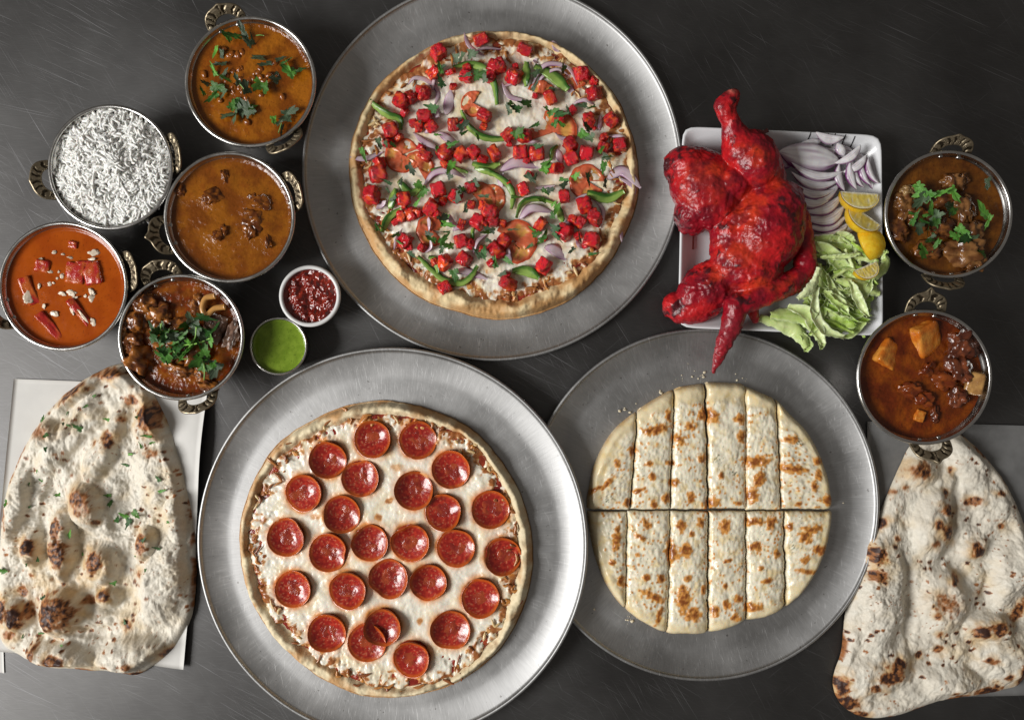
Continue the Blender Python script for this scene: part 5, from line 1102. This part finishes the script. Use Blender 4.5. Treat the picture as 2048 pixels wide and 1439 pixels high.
# ------------------------------------------------------------------ rice
def rice():
    px, py, r = BW['rice']; R = r * K(BH); b = P(px, py, BH); g = np.random.default_rng(2)
    t = thing('cooked_rice', 'heap of loose white long grain rice filling a bowl', 'rice', (b.x, b.y, 0.030))
    n = 9; m = 6; ts = np.linspace(0, 1, n); an = np.linspace(0, 2 * math.pi, m, endpoint=False)
    i = np.arange(n * m).reshape(n, m); j = np.roll(i, -1, 1); Q0 = np.stack([i[:-1], i[1:], j[1:], j[:-1]], -1).reshape(-1, 4)
    Vs, Qs, Cs, off = [], [], [], 0
    hz = lambda x, y: 0.0245 - 0.013 * ((x / R) ** 2 + (y / R) ** 2) + 0.0042 * float(fbm(x * 55, y * 55, 0, 2, 5))
    for q in range(2100):
        a = g.uniform(0, 2 * math.pi); rr = R * 0.91 * math.sqrt(g.uniform(0, 1)) * (1 + 0.03 * math.sin(5 * a)); x, y = rr * math.cos(a), rr * math.sin(a)
        L_ = g.uniform(0.0085, 0.0140); w = g.uniform(0.00118, 0.00155); yaw = g.uniform(0, 6.28); pit = g.normal() * 0.25; bend = g.normal() * 0.9
        if g.uniform() < 0.12: bend *= 2.2
        s = (ts - 0.5) * L_; th = bend * (ts - 0.5)
        cxs = np.cumsum(np.concatenate([[0], np.cos((th[1:] + th[:-1]) / 2)])) * L_ / (n - 1); cys = np.cumsum(np.concatenate([[0], np.sin((th[1:] + th[:-1]) / 2)])) * L_ / (n - 1)
        cxs -= cxs.mean(); cys -= cys.mean()
        ww = w * np.sqrt(np.clip(1 - (2 * ts - 1) ** 4, 0.06, 1))
        nx, ny = -np.sin(th), np.cos(th)
        V = np.stack([cxs[:, None] + nx[:, None] * ww[:, None] * np.cos(an), cys[:, None] + ny[:, None] * ww[:, None] * np.cos(an), ww[:, None] * np.sin(an) * 0.9], -1).reshape(-1, 3)
        rol = g.uniform(0, 6.28)
        Rm = np.array((Euler((rol, pit, yaw)).to_matrix()))
        V = V @ Rm.T + np.array([x, y, hz(x, y) - g.uniform(0, 1) ** 1.4 * 0.0030])
        Vs.append(V); Qs.append(Q0 + off); off += len(V); c = np.array([0.84, 0.83, 0.79]) * g.uniform(0.93, 1.04)
        Cs.append(np.tile(c, (len(V), 1)))
    o = obj('rice_grains', mesh('rice_grains', np.concatenate(Vs), np.concatenate(Qs), np.concatenate(Cs)), M['rice'], t); o['kind'] = 'stuff'
    x, y, Q, loop = disc_grid(60); X, Y = x * R * 0.93, y * R * 0.93
    z = 0.0215 - 0.013 * (x * x + y * y) * .86 + 0.0042 * fbm(X * 55, Y * 55, 0, 2, 5) + 0.001 * fbm(X * 500, Y * 500, 0, 2, 2)
    obj('rice_mound', mesh('rice_mound', np.stack([X, Y, z - 0.0008], -1), Q, np.array([0.74, 0.73, 0.69])), M['rice'], t)
rice()
# ------------------------------------------------------------------ the chicken platter
ZC = 2.32
zp = lambda x, y: (1300 + x / ZC, 160 + y / ZC)
def chicken():
    parts = []
    b0 = P(*zp(450, 700), 0.03); base = np.array([b0.x, b0.y, 0.006])
    def pt(x, y, z): return np.array(P(*zp(x, y), z)) - base
    u = S / ZC
    def ell(x, y, z, rx, ry, rz, rot):
        V, F = ICO[4]; c, s = math.cos(-math.radians(rot)), math.sin(-math.radians(rot))
        w = V * np.array([rx * u, ry * u, rz]); w = np.stack([w[:, 0] * c - w[:, 1] * s, w[:, 0] * s + w[:, 1] * c, w[:, 2]], -1)
        parts.append((w + pt(x, y, z), F))
    def chain(lst):
        for (x0, y0, z0, r0), (x1, y1, z1, r1) in zip(lst[:-1], lst[1:]):
            for q in np.linspace(0, 1, 8):
                r = (r0 + (r1 - r0) * q) * u; V, F = ICO[3]; parts.append((V * r + pt(x0 + (x1 - x0) * q, y0 + (y1 - y0) * q, z0 + (z1 - z0) * q), F))
    # drumstick
    chain([(378, 82, .058, 36), (345, 120, .058, 40), (372, 190, .054, 40), (392, 255, .050, 56), (435, 330, .045, 92), (490, 400, .040, 112), (535, 455, .036, 90)])
    ell(480, 370, .043, 112, 140, .024, -28)
    ell(352, 86, .060, 20, 26, .006, 20)
    # thigh
    ell(255, 505, .030, 150, 200, .026, -30); ell(160, 400, .030, 96, 92, .024, 0); ell(370, 490, .032, 110, 90, .025, 0); ell(200, 620, .026, 90, 90, .020, 0)
    # breast
    ell(540, 690, .036, 165, 215, .032, 18); ell(590, 590, .036, 120, 120, .028, 0); ell(450, 840, .032, 165, 160, .027, 30); ell(280, 960, .025, 175, 115, .021, -38)
    ell(215, 1060, .021, 135, 68, .016, -12); ell(105, 1040, .020, 46, 52, .013, 0); ell(80, 1062, .016, 22, 40, .008, 0); ell(380, 700, .030, 90, 150, .022, 20)
    # wing
    chain([(695, 640, .028, 44), (716, 760, .026, 48), (724, 880, .030, 52)])
    chain([(728, 890, .030, 50), (645, 945, .035, 54), (545, 985, .040, 56), (430, 1036, .043, 48), (395, 1060, .042, 44)])
    chain([(400, 1040, .043, 50), (380, 1130, .039, 50), (345, 1220, .034, 35), (312, 1300, .029, 19), (293, 1355, .026, 5)])
    chain([(470, 1050, .032, 34), (488, 1110, .028, 18)])
    V = []; F = []; off = 0
    for v, f in parts: V.append(v); F.append(f + off); off += len(v)
    me = mesh('tmp', np.concatenate(V), np.concatenate(F)); o = bpy.data.objects.new('tmp', me); COL.objects.link(o)
    md = o.modifiers.new('r', 'REMESH'); md.mode = 'VOXEL'; md.voxel_size = 0.0011
    sm = o.modifiers.new('s', 'SMOOTH'); sm.factor = 0.5; sm.iterations = 3
    ev = o.evaluated_get(bpy.context.evaluated_depsgraph_get()); m2 = ev.to_mesh()
    n = len(m2.vertices); V = np.empty(n * 3); m2.vertices.foreach_get('co', V); V = V.reshape(-1, 3)
    N = np.empty(n * 3); m2.vertices.foreach_get('normal', N); N = N.reshape(-1, 3)
    F = [tuple(p.vertices) for p in m2.polygons]; F4_ = np.array([f for f in F if len(f) == 4]); F3_ = np.array([f for f in F if len(f) == 3])
    ev.to_mesh_clear(); bpy.data.objects.remove(o)
    x, y, z = V.T
    n1 = fbm(x * 28, y * 28, z * 28, 4, 5); n2 = fbm(x * 110, y * 110, z * 110, 4, 9); n3 = fbm(x * 330, y * 330, z * 330, 3, 12)
    wr = 1 - np.abs(fbm(x * 45 + n1 * .6, y * 45, z * 45, 3, 15)) * 2
    V = V + N * (0.0015 * n1 + 0.0008 * n2 + 0.00035 * n3 + (0.0011 * ss(0.72, 1, wr) + 0.0009 * n2) * ss(-.1, .5, fbm(x * 22, y * 22, z * 22, 2, 33)))[:, None]
    X = x + base[0]; Y = y + base[1]
    col = mix(np.array([0.26, 0.004, 0.013]), np.array([0.47, 0.011, 0.014]), ss(-.35, .4, fbm(x * 35, y * 35, z * 35, 3, 21)))
    IX = 1024 + X / K(.04); IY = 719.5 - Y / K(.04)
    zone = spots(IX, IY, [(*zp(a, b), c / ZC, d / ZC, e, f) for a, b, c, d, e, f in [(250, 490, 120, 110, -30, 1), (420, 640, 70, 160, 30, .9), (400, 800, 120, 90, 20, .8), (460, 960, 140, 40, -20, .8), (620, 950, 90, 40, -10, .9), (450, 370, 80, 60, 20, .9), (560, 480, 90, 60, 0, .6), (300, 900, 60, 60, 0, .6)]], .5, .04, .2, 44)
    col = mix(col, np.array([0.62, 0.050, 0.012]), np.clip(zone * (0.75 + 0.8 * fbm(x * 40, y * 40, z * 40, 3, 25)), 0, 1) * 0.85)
    col = mix(col, np.array([0.13, 0.005, 0.014]), ss(0.0, 0.55, fbm(x * 60, y * 60, z * 60, 4, 29)) * 0.7)
    chars = [(140, 345, 90, 50, 20, 1), (85, 420, 40, 120, 0, .9), (370, 130, 60, 60, 0, .8), (600, 640, 110, 60, 30, .6), (110, 1060, 60, 60, 0, .9), (260, 880, 60, 90, 30, .7), (420, 1030, 60, 40, 0, .7), (130, 620, 70, 60, 0, .7), (640, 560, 50, 60, 0, .5), (380, 300, 50, 60, 0, .5), (560, 860, 90, 40, 30, .5), (600, 970, 80, 30, 10, .6), (280, 320, 60, 25, 20, .6), (70, 400, 30, 60, 0, 1), (340, 660, 40, 60, 30, .6), (690, 700, 30, 100, 0, .6), (660, 860, 60, 30, 0, .7), (470, 560, 40, 50, 0, .4)]
    IX = 1024 + X / K(.04); IY = 719.5 - Y / K(.04)
    ch = spots(IX, IY, [(*zp(a, b), c / ZC, d / ZC, e, f) for a, b, c, d, e, f in chars], .5, .05, .2, 40)
    blk = ss(0.30, 0.66, ch * 0.66 + 0.6 * n2 + 0.25 * n3); col = mix(col, np.array([0.030, 0.007, 0.010]), blk * 0.9)
    tip = ss(1075, 1140, (IY - 160) * ZC); col = mix(col, np.array([0.24, 0.012, 0.022]), tip * .8)
    bone = np.exp(-(((IX - zp(350, 84)[0]) / 8) ** 2 + ((IY - zp(350, 84)[1]) / 7) ** 2)); col = mix(col, np.array([0.55, 0.16, 0.12]), np.clip(bone * 1.3, 0, 1) * .7)
    FF = [F4_] + ([F3_] if len(F3_) else [])
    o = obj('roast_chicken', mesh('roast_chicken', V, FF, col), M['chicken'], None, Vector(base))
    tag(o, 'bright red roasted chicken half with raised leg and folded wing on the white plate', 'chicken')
chicken()

# marinade drips on the plate (parts of the plate's dirt would be flat, these are small pooled drops)
def drip(label, pts, w, z):
    b = P(*zp(*pts[0]), z); V, F, T, A = sweep([np.array(P(*zp(*p), z)) - np.array(b) for p in pts], lambda s: w * (0.45 + 0.55 * s), [(math.cos(a), 0.0007 * math.sin(a)) for a in np.linspace(0, 6.28, 9)[:-1]], 16)
    tag(obj('marinade_drip', mesh('marinade_drip', V, F, np.array([0.16, 0.012, 0.008])), M['sauce'], None, b), label, 'sauce drip')
drip('dark red marinade drip on the plate below the chicken thigh', [(200, 700), (196, 740), (192, 785)], 0.0026, 0.0115)
drip('red brown marinade smear on the plate edge beside the drumstick', [(505, 232), (530, 240), (548, 232)], 0.0022, 0.0245)

# ---- onions
def petal(name, label, x, y, rx, ry, rot, z, layers, seed, arch=0.006, pur=0.5, tilt=(0, 0), group='sliced onions on the square plate', spread=1.0):
    """an onion slice: nested curved shells, widest first, fanned along the short axis"""
    b = P(*zp(x, y), z); t = thing(name, label, 'onion', (b.x, b.y, b.z), (tilt[0], tilt[1], -math.radians(rot)), group)
    k = K(z) / ZC; r = np.random.default_rng(seed); n, m = 30, 12
    for q in range(layers):
        f = q / max(1, layers - 1) if layers > 1 else 0
        W_, Hh = rx * k * (1 - 0.07 * q), ry * k * ((1.0 if layers == 1 else 1.15 / layers * spread))
        s = np.linspace(-1, 1, n); v = np.linspace(-1, 1, m); Sx, Vy = np.meshgrid(s, v, indexing='ij')
        prof = np.clip(1 - np.abs(Sx) ** 1.9, 0, 1) ** 0.75
        bow = ry * k * 0.55 * (1 - Sx ** 2) * (1 if layers > 1 else 0.25)
        X = Sx * W_; y0 = (ry * k * (0.75 - 1.5 * f) if layers > 1 else 0)
        Y = y0 + Vy * Hh * prof - bow + ry * k * 0.25
        Z = 0.62 * arch * prof * np.sqrt(np.clip(1 - (0.9 * Vy) ** 2, 0, 1)) * (1.0 if layers == 1 else 0.75) + 0.0006 * q * (1 if layers > 1 else 0) + 0.0005 * fbm(X * 140, Y * 140, q, 2, seed) + (layers - q) * 0.0012 * (layers > 1)
        th = 0.0011
        V = np.concatenate([np.stack([X, Y, Z], -1).reshape(-1, 3), np.stack([X * .985, Y, Z - th], -1).reshape(-1, 3)])
        i = np.arange(n * m).reshape(n, m); Q = np.stack([i[:-1, :-1], i[1:, :-1], i[1:, 1:], i[:-1, 1:]], -1).reshape(-1, 4); nv = n * m
        lp = np.concatenate([i[:-1, 0], i[-1, :-1], i[:0:-1, -1], i[0, :0:-1]]); Qs = np.stack([np.roll(lp, -1), lp, lp + nv, np.roll(lp, -1) + nv], -1)
        e = np.clip(ss(0.35, 1.0, -Vy) * 0.9 + ss(0.75, 1, Vy) * 0.35 + 0.30 * ss(0.55, 1, np.sin(Vy * 19 + 2 * Sx + seed)) + 0.15 * np.sin(Vy * 47 + seed), 0, 1) * (0.8 + pur) * (0.8 + 0.4 * r.uniform())
        col = mix(np.array([0.86, 0.84, 0.85]), np.array([0.20, 0.05, 0.18]), np.clip(e, 0, 1)).reshape(-1, 3)
        col = mix(col, np.array([0.80, 0.80, 0.80]), (0.4 * ss(0.2, .9, fbm(Sx.ravel() * 1.5, Vy.ravel() * 6, q, 2, seed))))
        obj('onion_layer', mesh('onion_layer', V, [Q, Q[:, ::-1] + nv, Qs], np.concatenate([col, mix(col, np.array([.3, .12, .28]), .3)])), M['onion'], t)
    return t
ON = [
 ('translucent onion piece at the back of the onion pile under the black lines', 820, 294, 66, 40, 10, .0225, 2, .004, .1, (.3, 0)),
 ('onion sliver leaning against the plate wall behind the largest onion slice', 740, 300, 60, 22, -14, .021, 1, .005, .2, (.2, 0)),
 ('small pointed onion sliver at the far end of the largest onion slice', 880, 325, 34, 22, 60, .024, 1, .005, .15, (.2, 0)),
 ('largest pale onion slice near the drumstick', 735, 372, 142, 68, 9, .024, 1, .012, .55, (.12, 0)),
 ('onion layer tucked under the left end of the largest onion slice', 640, 365, 46, 56, 20, .020, 1, .006, .6, (0, 0)),
 ('purple onion layer under the right end of the largest onion slice', 880, 345, 66, 40, 0, .018, 1, .006, .8, (0, 0)),
 ('pointed pale onion petal right of the largest onion slice', 935, 375, 74, 36, -36, .025, 2, .006, .35, (0, 0)),
 ('upright purple edged onion slivers just left of the fanned ones', 905, 450, 70, 36, 78, .024, 2, .008, .6, (0, 0)),
 ('fan of purple edged onion slivers at the right end of the pile', 990, 440, 66, 44, 68, .022, 3, .008, .8, (0, 0)),
 ('single onion sliver nearest the right plate wall', 1024, 470, 44, 18, 76, .018, 1, .005, .3, (0, 0)),
 ('broad layered onion slice below the largest one, stained orange at its left', 752, 490, 122, 84, 10, .022, 4, .009, .6, (.05, 0)),
 ('purple onion slice mostly hidden behind the upright slivers', 960, 390, 50, 44, -20, .017, 1, .008, .9, (0, 0)),
 ('thin layered onion slice in the middle of the pile', 800, 585, 108, 70, -22, .020, 3, .008, .55, (0, 0)),
 ('low layered onion slice above the lettuce', 815, 668, 108, 62, -14, .017, 3, .008, .6, (0, 0)),
 ('short pale onion slice next to the middle lemon wedges', 912, 694, 58, 26, -10, .015, 1, .006, .25, (0, 0)),
 ('onion slice buried between the chicken and the layered slices', 740, 560, 70, 44, 15, .012, 1, .006, .5, (0, 0)),
 ('purple onion slice at the bottom of the pile beside the breast', 770, 720, 60, 26, 10, .011, 1, .005, .9, (0, 0)),
 ('purple onion bit half hidden above the first lemon wedge', 850, 480, 60, 40, 0, .015, 1, .006, .9, (0, 0)),
]
for i, (lab, x, y, rx, ry, ro, z, ly, ar, pu, tl) in enumerate(ON): petal('onion_slice', lab, x, y, rx, ry, ro, z, ly, 700 + i, ar, pu, tl)

# ---- lemons
def lemon(label, x, y, z, L_, Rr, half, rot):
    """wedge: long axis X, outer peel a sector of an ellipsoid of revolution about X"""
    b = P(*zp(x, y), z); t = thing('lemon_wedge', label, 'lemon wedge', (b.x, b.y, b.z), rot, 'lemon wedges on the square plate')
    k = K(z) / ZC; L_ *= k; Rr *= k; n, m = 36, 16
    s = np.linspace(-1, 1, n); a = np.radians(np.linspace(-half, half, m)); Sx, A = np.meshgrid(s, a, indexing='ij')
    pr = np.clip(1 - np.abs(Sx) ** 2.2, 0, 1) ** 0.5 * (1 + 0) + 0.02
    bump = 1 + 0.012 * fbm(Sx * 9, A * 9, 0, 3, 5)
    X, Y, Z = Sx * L_, Rr * pr * np.sin(A) * bump, -Rr * pr * np.cos(A) * bump
    i = np.arange(n * m).reshape(n, m); Q = np.stack([i[:-1, :-1], i[1:, :-1], i[1:, 1:], i[:-1, 1:]], -1).reshape(-1, 4)
    inn = np.stack([X * .94, Y * .90, Z * .90], -1).reshape(-1, 3); nv = n * m
    lp = np.concatenate([i[:-1, 0], i[-1, :-1], i[:0:-1, -1], i[0, :0:-1]]); Qs = np.stack([lp, np.roll(lp, -1), np.roll(lp, -1) + nv, lp + nv], -1)
    V = np.concatenate([np.stack([X, Y, Z], -1).reshape(-1, 3), inn])
    col = np.concatenate([mix(np.array([0.72, 0.42, 0.012]), np.array([0.78, 0.52, 0.03]), ss(-.4, .4, fbm(Sx * 3, A * 3, 0, 2, 3)).ravel()), np.tile([0.80, 0.74, 0.52], (nv, 1))])
    obj('peel', mesh('peel', V, [Q[:, ::-1], Q + nv, Qs[:, ::-1]], col), M['lemon'], t)
    Vs, Fs, Cs, off = [], [], [], 0
    for sg in (-1, 1):
        g = np.linspace(0, 1, 14); Sx2, G = np.meshgrid(s, g, indexing='ij'); p2 = np.clip(1 - np.abs(Sx2) ** 2.2, 0, 1) ** 0.5 + 0.02
        rr = Rr * p2 * G * 0.955; aa = math.radians(half) * sg * 0.985
        seg = np.abs(((Sx2 * 0.9 + 0.25 * (1 - G) * Sx2) * 2.3) % 1 - 0.5) * 2
        mem = ss(0.86, 0.98, seg)
        V = np.stack([Sx2 * L_ * .96, rr * math.sin(aa), -rr * math.cos(aa)], -1)
        V[..., 1] += -sg * math.cos(aa) * 0.0006 * (fbm(Sx2 * 8, G * 5, sg, 2, 8) + mem)
        edge = np.maximum(ss(0.84, 0.93, G), ss(0.86, 0.95, np.abs(Sx2)))
        c = mix(mix(np.array([0.76, 0.58, 0.10]), np.array([0.80, 0.68, 0.24]), ss(-.3, .4, fbm(Sx2 * 6, G * 3, 0, 3, 2))), np.array([0.78, 0.74, 0.58]), np.maximum(edge, mem * .8))
        c = mix(c, np.array([0.78, 0.75, 0.64]), ss(0.12, 0.04, G))
        j = np.arange(V[..., 0].size).reshape(V.shape[:2]) + off; q = np.stack([j[:-1, :-1], j[1:, :-1], j[1:, 1:], j[:-1, 1:]], -1).reshape(-1, 4)
        Vs.append(V.reshape(-1, 3)); Fs.append(q if sg > 0 else q[:, ::-1]); Cs.append(c.reshape(-1, 3)); off += j.size
    obj('flesh', mesh('flesh', np.concatenate(Vs), np.concatenate(Fs), np.concatenate(Cs)), M['lemon'], t)
rd = math.radians
lemon('topmost lemon wedge lying flesh up against the onions', 972, 522, .0345, 92, 92, 46, Euler((rd(-70), 0, rd(-4))))
lemon('lemon wedge under the peel up one, beside the plate edge', 1000, 622, .0325, 90, 88, 46, Euler((rd(-70), 0, rd(-36))))
lemon('lemon wedge standing peel up with a pale stem end', 1002, 770, .021, 80, 84, 45, Euler((rd(172), rd(-10), rd(-72))))
lemon('lowest lemon wedge lying on the lettuce', 998, 862, .041, 62, 66, 42, Euler((rd(-66), rd(10), rd(22))))

# ---- lettuce
def lettuce():
    b = P(*zp(880, 980), .01); t = thing('shredded_lettuce', 'heap of shredded pale green lettuce in the near corner of the plate', 'lettuce', (b.x, b.y, 0.006))
    g = np.random.default_rng(77)
    def strip(pts, w, z, green, seed, ruff=1.0, pale_edge=True):
        r = np.random.default_rng(seed); n, m = 60, 11
        base = open_spline(np.array([[*zp(*p)] for p in pts], float), n) if len(pts) > 2 else np.linspace(zp(*pts[0]), zp(*pts[-1]), n)
        k = K(z); C_ = np.stack([(base[:, 0] - 1024) * k - b.x, (719.5 - base[:, 1]) * k - b.y], -1)
        d = np.gradient(C_, axis=0); d /= np.linalg.norm(d, axis=1, keepdims=True); nr = np.stack([-d[:, 1], d[:, 0]], -1)
        s = np.linspace(0, 1, n); v = np.linspace(-1, 1, m); W_ = w / ZC * k * np.clip(np.sin(np.clip(s, .04, .96) * math.pi), .2, 1) ** .45 * (1 + 0.25 * fbm(s * 4, seed, 0, 2, seed))
        tw = 0.55 * fbm(s * 1.3, seed * 1.3, 0, 2, seed + 1) + 0.35 * math.sin(seed * 2.1)
        XY = C_[:, None, :] + nr[:, None, :] * (W_[:, None] * v[None] * np.cos(tw)[:, None])[..., None]
        Z = (z - 0.006) + W_[:, None] * v[None] * np.sin(tw)[:, None] + ruff * 0.0008 * np.abs(v[None]) ** 2 * np.sin(s[:, None] * 15 + 2.5 * v[None] + seed) + 0.0022 * fbm(s * 3, seed, 2, 2, seed)[:, None] + 0.003 * (v[None] ** 2) * np.sign(math.sin(seed))
        XY[..., 0] += 0.0008 * fbm(s[:, None] * 14, v[None] * 2, seed, 2, 4); XY[..., 1] += 0.0008 * fbm(s[:, None] * 14, v[None] * 2, seed, 2, 8)
        V = np.concatenate([XY, np.maximum(Z, 0.0005)[..., None]], -1).reshape(-1, 3); i = np.arange(n * m).reshape(n, m); Q = np.stack([i[:-1, :-1], i[1:, :-1], i[1:, 1:], i[:-1, 1:]], -1).reshape(-1, 4)
        vein = ss(0.25, 0.05, np.abs(v[None] + 0.2 * np.sin(s[:, None] * 9 + seed)) % 0.55)
        c = mix(np.array([0.34, 0.52, 0.060]), np.array([0.68, 0.76, 0.36]), np.clip(1 - green + 0.35 * fbm(s[:, None] * 3, v[None] * 1.5, seed, 2, seed + 3) + 0.15 * vein, 0, 1))
        c = mix(c, np.array([0.74, 0.78, 0.62]), np.clip(ss(.6, 1, np.abs(v[None]) + 0 * s[:, None]) * .35 + max(0, .35 - green), 0, 1))
        nv = n * m; Vb = V.copy(); Vb[:, 2] -= 0.0005
        lp = np.concatenate([i[:-1, 0], i[-1, :-1], i[:0:-1, -1], i[0, :0:-1]]); Qs = np.stack([np.roll(lp, -1), lp, lp + nv, np.roll(lp, -1) + nv], -1)
        obj('lettuce_shred', mesh('lettuce_shred', np.concatenate([V, Vb]), [Q, Q[:, ::-1] + nv, Qs], np.tile(c.reshape(-1, 3), (2, 1))), M['lettuce'], t)
    named = [([(745, 760), (830, 800), (900, 880), (960, 950)], 40, .026, .45), ([(760, 850), (820, 930), (880, 1010), (960, 1060)], 34, .028, .75), ([(800, 790), (900, 830), (980, 900), (1060, 985)], 46, .024, .35), ([(860, 930), (960, 955), (1070, 990)], 36, .031, .45),
        ([(790, 870), (760, 950), (690, 1015)], 28, .044, .12), ([(770, 960), (760, 1060), (800, 1150), (900, 1195)], 30, .036, .15), ([(780, 1060), (860, 1120), (960, 1130)], 44, .030, .85), ([(840, 1040), (920, 1080), (1010, 1060)], 40, .026, .85), ([(900, 960), (940, 1020), (1040, 1010)], 34, .027, .75),
        ([(510, 1100), (600, 1130), (680, 1160), (730, 1240)], 42, .028, .4), ([(560, 1090), (660, 1090), (740, 1120), (790, 1200)], 44, .031, .55), ([(640, 1050), (720, 1080), (770, 1150), (800, 1225)], 36, .033, .25), ([(690, 1170), (730, 1220), (720, 1260)], 24, .024, .6), ([(740, 1130), (790, 1200), (790, 1250)], 28, .026, .5),
        ([(1085, 800), (1100, 850), (1060, 900), (1000, 930)], 30, .030, .55), ([(1080, 790), (1105, 800)], 16, .032, .6), ([(930, 900), (1020, 950), (1060, 940)], 34, .028, .4), ([(760, 740), (860, 750), (940, 800)], 34, .022, .5), ([(830, 740), (890, 730), (950, 760)], 30, .024, .35), ([(840, 1160), (920, 1170), (1000, 1100)], 36, .024, .7), ([(720, 1020), (800, 1080), (860, 1180)], 40, .028, .6)]
    for i, (p, w, z, gr) in enumerate(named): strip(p, w * 0.85, z, gr, 800 + i)
    for i in range(54):
        x, y = g.uniform(770, 1030), g.uniform(790, 1150)
        if x + (y - 900) * 0.6 > 1100: x -= 140
        a = rd(g.normal(35, 35)); l = g.uniform(60, 130); c_ = g.normal() * 30
        p = [(x - l * math.cos(a), y - l * math.sin(a)), (x + c_ * math.sin(a), y - c_ * math.cos(a)), (x + l * math.cos(a), y + l * math.sin(a))]
        p = [(min(max(q[0], 690), 1060), min(max(q[1], 750), 1190)) for q in p]
        strip(p, g.uniform(12, 26), g.uniform(.012, .033), g.uniform(.2, 1), 850 + i)
lettuce()
